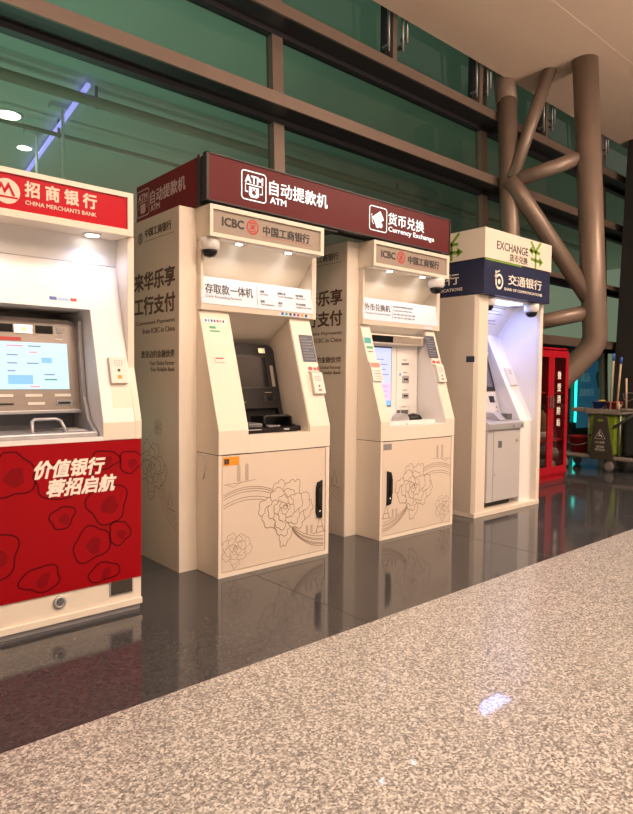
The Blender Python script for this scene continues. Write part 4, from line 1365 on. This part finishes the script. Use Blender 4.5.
# ---- grey machine in the booth
g = thing('atm_machine', 'free-standing grey cash machine with a black upper screen inside the navy-headed booth', 'cash machine', (5.08, 3.4, 0.042))
B('foot', 'black', g, 4.86, 5.30, 3.26, 3.60, 0.042, 0.100)
lc = B('lower_cabinet', 'grey', g, 4.815, 5.355, 3.190, 3.85, 0.100, 0.756, 0.004)
m = MB()
m.box(4.905, 5.345, 3.184, 3.191, 0.105, 0.745, 0.002)
dr = m.build('door', 'grey', g)
Flat((4.975, 3.184, 0.590)).rect(0, 0.060, 0, 0.062).build('door_window', 'grey_dark', dr)
Flat((5.265, 3.184, 0.620)).rect(0, 0.045, 0, 0.045).build('door_lock', 'silver', dr)
Flat((5.275, 3.183, 0.630)).disc(0.012, 0.012, 0.010, 0.010, 12).build('keyhole', 'grey_dark', dr)
Flat((4.925, 3.184, 0.345)).disc(0, 0, 0.008, 0.006, 10).build('keyhole', 'grey_dark', dr)
MB().prism([(3.165, 0.758), (3.165, 0.810), (3.19, 0.830), (3.50, 0.855), (3.50, 0.758)], 4.80, 5.378, 'X', 0.004).build('shelf', 'silver', g)
for x in (5.20, 5.335):
    Flat((x, 3.165, 0.782)).disc(0, 0, 0.012, 0.012, 14).build('shelf_lock', 'grey_dark', g)
MB().prism([(3.22, 0.835), (3.30, 0.90), (3.42, 0.905), (3.42, 0.845)], 5.06, 5.26, 'X', 0.004).build('keypad_cover', 'silver', g)
B('keypad_shade', 'grey_dark', g, 5.17, 5.255, 3.222, 3.30, 0.842, 0.895)
def g3(z):
    return 3.40+(z-0.85)*0.30
G3 = (0.30, 1.0)
lf = MB().prism([(3.40, 0.85), (g3(1.10), 1.10), (3.70, 1.10), (3.70, 0.85)], 4.83, 5.36, 'X').build('lower_fascia', 'grey', g)
uf = MB().prism([(g3(1.10)-0.012, 1.10), (g3(1.52)-0.012, 1.52), (3.80, 1.52), (3.80, 1.10)], 4.83, 5.35, 'X', 0.006).build('upper_fascia', 'black', g)
Flat((4.86, g3(1.14)-0.012, 1.14), tilt=G3, lift=0.002).rect(0, 0.45, 0, 0.28).build('screen', mat('dim_screen', (0.10, 0.10, 0.13), 0.12), uf)
cm = MB().lathe([(0.04, 0), (0.04, -0.02), (0.03, -0.03)], (5.29, g3(1.47)-0.02, 1.47), 'Y', 18).build('camera_ring', 'grey_dark', uf)
MB().lathe([(0.022, -0.028), (0.022, -0.033)], (5.29, g3(1.47)-0.02, 1.47), 'Y', 18).build('camera_lens', 'badge', cm)
Flat((5.22, g3(0.99), 0.99), tilt=G3, lift=0.003).rect(0, 0.085, 0, 0.065).build('card_slot', 'black', lf)
Flat((4.95, g3(0.95), 0.95), tilt=G3, lift=0.003).rect(0, 0.12, 0, 0.05).build('card_slot', 'grey_dark', lf)
for z_ in (0.90, 0.94):
    Flat((5.30, g3(z_), z_), tilt=G3, lift=0.003).rect(0, 0.02, 0, 0.012).build('indicator', 'grey_dark', lf)

# ================================================================== RED FIRE CABINET
f0, f1, fY = 6.50, 7.440, 3.79
t = thing('fire_cabinet', 'red metal cabinet with glass doors and white lettering right of the booth', 'cabinet', (6.97, 4.0, 0))
m = MB()
m.box(f0, f0+0.02, fY+0.02, 4.20, 0.0, 1.605)
m.box(f1-0.02, f1, fY+0.02, 4.20, 0.0, 1.605)
m.box(f0, f1, fY+0.02, 4.20, 1.585, 1.605)
m.box(f0, f1, fY+0.02, 4.20, 0.0, 0.10)
m.box(f0, f1, 4.18, 4.20, 0.0, 1.6)
m.build('body', 'fire_red', t)
B('shelf', 'fire_red', t, f0+0.02, f1-0.02, fY+0.03, 4.18, 0.475, 0.495)
B('shelf', 'fire_red', t, f0+0.02, f1-0.02, fY+0.03, 4.18, 1.05, 1.07)
mid = 7.03
def fdoor(x0, x1, hside):
    d_ = MB()
    d_.box(x0, x0+0.065, fY, fY+0.02, 0.07, 1.57)
    d_.box(x1-0.065, x1, fY, fY+0.02, 0.07, 1.57)
    d_.box(x0+0.065, x1-0.065, fY, fY+0.02, 0.07, 0.17)
    d_.box(x0+0.065, x1-0.065, fY, fY+0.02, 1.49, 1.57)
    d_ = d_.build('door', 'fire_red', t)
    B('pane', 'clear_glass', d_, x0+0.065, x1-0.065, fY+0.008, fY+0.012, 0.17, 1.49)
    hx = x1-0.04 if hside > 0 else x0+0.02
    B('handle', 'handle', d_, hx, hx+0.022, fY-0.022, fY, 0.88, 1.02, 0.004)
    return d_
fdoor(f0+0.004, mid-0.002, 1)
d2 = fdoor(mid+0.002, f1-0.004, -1)
for i, chh in enumerate('微型消防站'):
    text(chh, (7.185, fY+0.007, 1.32-i*0.143), 0.080, 0.092, 'white_letter', d2, bold=0.02)
for i, (x, lb) in enumerate(((7.12, 'left one of two tan bottles on the middle shelf of the red cabinet'), (7.28, 'right one of two tan bottles on the middle shelf of the red cabinet'))):
    e = thing('fire_bottle', lb, 'bottle', (x, 3.95, 0.495), 'bottles in the red cabinet')
    MB().lathe([(0.055, 0), (0.055, 0.26), (0.045, 0.30), (0.018, 0.33), (0.018, 0.36)], (x, 3.95, 0.495), seg=18).build('bottle_body', 'tan', e)
    MB().lathe([(0.025, 0.35), (0.025, 0.40), (0.01, 0.41)], (x, 3.95, 0.495), seg=14).build('cap', 'black', e)
    MB().lathe([(0.0565, 0.02), (0.0565, 0.09)], (x, 3.95, 0.495), seg=18).build('bottle_label', 'white_letter', e)
for x, z, lb in ((7.20, 0.10, 'lower grey canvas bag at the bottom of the red cabinet'), (7.26, 0.245, 'upper grey canvas bag stacked at the bottom of the red cabinet')):
    e = MB().lathe([(0.0, 0), (0.13, 0.01), (0.155, 0.06), (0.14, 0.12), (0.06, 0.145), (0.0, 0.147)], (x, 3.97, z), seg=20).build('canvas_bag', 'canvas', None)
    for v in e.data.vertices:
        n_ = math.sin(v.co.x*60)*math.cos(v.co.y*47+v.co.z*40)*0.008
        v.co.x += n_
        v.co.y += n_
    tag(e, lb, 'bag', 'bags in the red cabinet')
for x, z, lb in ((6.78, 0.10, 'round red helmet on the floor of the red cabinet, left side'), (6.78, 0.495, 'round red helmet on the middle shelf of the red cabinet, left side')):
    e = MB().lathe([(0.14, 0), (0.13, 0.02), (0.11, 0.10), (0.06, 0.15), (0, 0.165)], (x, 3.98, z), seg=20).build('helmet', 'red_plastic', None)
    tag(e, lb, 'helmet', 'helmets in the red cabinet')

# ================================================================== CLEANING TROLLEY
t = thing('cleaning_trolley', 'grey cleaning trolley with a lime bag and a dark bag', 'trolley', (8.6, 3.75, 0))
m = MB()
m.box(8.42, 8.90, 3.10, 4.42, 0.155, 0.205, 0.015)
m.build('base', 'trolley', t)
m = MB()
m.box(8.39, 8.92, 3.56, 4.03, 0.765, 0.835, 0.012)
m.build('tray', 'trolley', t)
B('bumper_arm', 'trolley', t, 8.40, 8.46, 4.03, 4.22, 0.785, 0.845, 0.01)
B('arm_end', 'grey_dark', t, 8.395, 8.465, 4.0, 4.035, 0.77, 0.845, 0.005)
for x in (8.46, 8.86):
    MB().tube([(x, 3.58, 0.20), (x, 3.58, 0.78)], 0.014, 10).build('upright', 'steel', t)
    MB().tube([(x, 4.00, 0.20), (x, 4.00, 0.78)], 0.014, 10).build('upright', 'steel', t)
MB().tube([(8.41, 3.60, 0.82), (8.41, 3.10, 0.845)], 0.016, 10).build('rail', 'trolley', t)
MB().tube([(8.90, 3.60, 0.82), (8.90, 3.10, 0.845)], 0.016, 10).build('rail', 'trolley', t)
MB().tube([(8.40, 3.64, 0.60), (8.40, 3.35, 0.80), (8.40, 3.10, 0.95)], 0.016, 10).build('handle_bar', 'steel', t)
B('lime_bag', 'lime', t, 8.44, 8.88, 3.62, 3.99, 0.215, 0.765, 0.03, 'lime green fabric bag')
MB().lathe([(0.016, 0), (0.016, -0.012)], (8.44, 3.965, 0.47), 'X', 12).build('bag_button', 'black', t)
B('dark_bag', 'bag', t, 8.45, 8.88, 3.12, 3.54, 0.22, 0.79, 0.05, 'dark rubbish bag')
for x in (8.46, 8.86):
    for y in (3.70, 4.33, 3.18):
        wlt = MB().lathe([(0.030, -0.017), (0.062, -0.015), (0.070, 0.0), (0.062, 0.015), (0.030, 0.017)], (x-0.03, y, 0.070), 'X', 24).build('wheel', 'rubber', t)
        B('wheel_fork', 'steel', wlt, x-0.025, x+0.02, y-0.03, y+0.03, 0.12, 0.158)
# wet floor board hanging on its side
s = thing('wet_floor_sign', 'dark folding wet floor sign hanging on the side of the cleaning trolley', 'sign', (8.38, 3.79, 0.17))
SXs = 8.365
m = MB()
m.prism([(3.935, 0.155), (3.615, 0.165), (3.715, 0.745), (3.885, 0.755)], SXs, SXs+0.02, 'X', 0.005)
m.build('board', 'olive', s)
m = MB()
m.prism([(3.90, 0.20), (3.68, 0.20), (3.73, 0.735), (3.87, 0.745)], SXs+0.024, SXs+0.040, 'X', 0.004)
m.build('back_board', 'olive', s)
B('grip_opening', 'lime', s, SXs-0.002, SXs+0.002, 3.765, 3.835, 0.672, 0.700)
T_ = Flat((SXs, 3.80, 0.44), 'L')
T_.line([(-0.070, 0.0), (0.070, 0.0), (0.0, 0.125)], 0.007, True)
T_.line([(-0.02, 0.07), (0.01, 0.045), (0.03, 0.02)], 0.010)
T_.line([(-0.03, 0.03), (0.0, 0.045), (0.02, 0.05)], 0.008)
T_.disc(-0.005, 0.085, 0.008, 0.008, 10)
T_.build('warning_triangle', 'white_letter', s)
text('小心地滑', (SXs, 3.862, 0.405), 0.125, 0.028, 'white_letter', s, 'L')
text('CAUTION', (SXs, 3.850, 0.345), 0.105, 0.028, 'white_letter', s, 'L')
text('WET FLOOR', (SXs, 3.862, 0.305), 0.130, 0.028, 'white_letter', s, 'L')
MB().tube([(SXs+0.01, 3.80, 0.75), (SXs+0.005, 3.795, 0.79), (SXs+0.03, 3.79, 0.80)], 0.006, 6).build('hook', 'steel', s)
# buckets
def bucket(name, x, y, z, r0, r1, h, material, label):
    b_ = thing(name, label, 'bucket', (x, y, z))
    MB().lathe([(r0*0.94, 0.004), (r0, 0.0), (r1, h), (r1+0.008, h), (r1+0.008, h+0.01), (r1-0.006, h+0.01), (r0-0.01, 0.012), (0, 0.012)], (x, y, z), seg=28).build('pail', material, b_)
    MB().tube([(x-r1*math.cos(a)*0.9, y+(r1+0.004)*math.cos(a), z+h-0.02-0.12*math.sin(a)) if False else (x-(r1+0.004)*math.sin(a), y+(r1+0.006)*math.cos(a), z+h-0.01-0.10*math.sin(a)) for a in [PI*i/12 for i in range(13)]], 0.006, 6).build('bail', 'steel', b_)
    return b_
bucket('bucket', 8.66, 4.20, 0.205, 0.13, 0.165, 0.22, 'red_plastic', 'large red bucket on the low deck at the far end of the cleaning trolley')
bucket('bucket', 8.55, 3.90, 0.835, 0.075, 0.088, 0.09, 'blue', 'small blue bucket on top of the cleaning trolley')
bucket('bucket', 8.55, 3.70, 0.835, 0.085, 0.100, 0.09, 'red_plastic', 'small red bucket on top of the cleaning trolley')
tag(MB().lathe([(0.022, 0), (0.024, 0.07), (0.012, 0.085), (0.012, 0.11)], (8.40, 3.585, 0.835), seg=14).build('spray_bottle', 'wood', None), 'small pale bottle standing on the trolley tray corner', 'bottle')
tag(MB().lathe([(0.0, 0), (0.045, 0.0), (0.05, 0.018), (0.0, 0.022)], (8.46, 3.835, 0.937), seg=14).build('yellow_scraper', 'yellow', None), 'yellow scraper head lying across the small buckets', 'scraper')
def mop(p0, p1, label):
    p0, p1 = Vector(p0), Vector(p1)
    h_ = thing('mop', label, 'mop', p0, 'mops in the trolley')
    MB().tube([p0, p1], 0.013, 10).build('mop_handle', 'wood', h_)
    MB().tube([p1-(p1-p0)*0.12, p1+(p1-p0)*0.01], 0.017, 10).build('grip', 'blue', h_, 'blue grip')
    return h_
mop((8.42, 3.70, 0.84), (8.42, 3.672, 1.57), 'left one of two mop handles with a blue grip in the cleaning trolley')
mop((8.42, 3.615, 0.84), (8.42, 3.575, 1.523), 'right one of two mop handles with a blue grip in the cleaning trolley')
b_ = thing('hand_brush', 'short upright handle with a looped wire top, right of the mops on the trolley', 'brush', (8.44, 3.50, 0.84))
MB().tube([(8.44, 3.50, 0.83), (8.44, 3.51, 1.25)], 0.012, 10).build('brush_handle', 'wood', b_)
MB().tube([(8.44, 3.545, 1.05), (8.44, 3.53, 0.97), (8.44, 3.47, 0.95), (8.44, 3.42, 0.98), (8.44, 3.40, 1.055), (8.44, 3.47, 1.06), (8.44, 3.545, 1.05)], 0.006, 6).build('wire_loop', 'steel', b_)
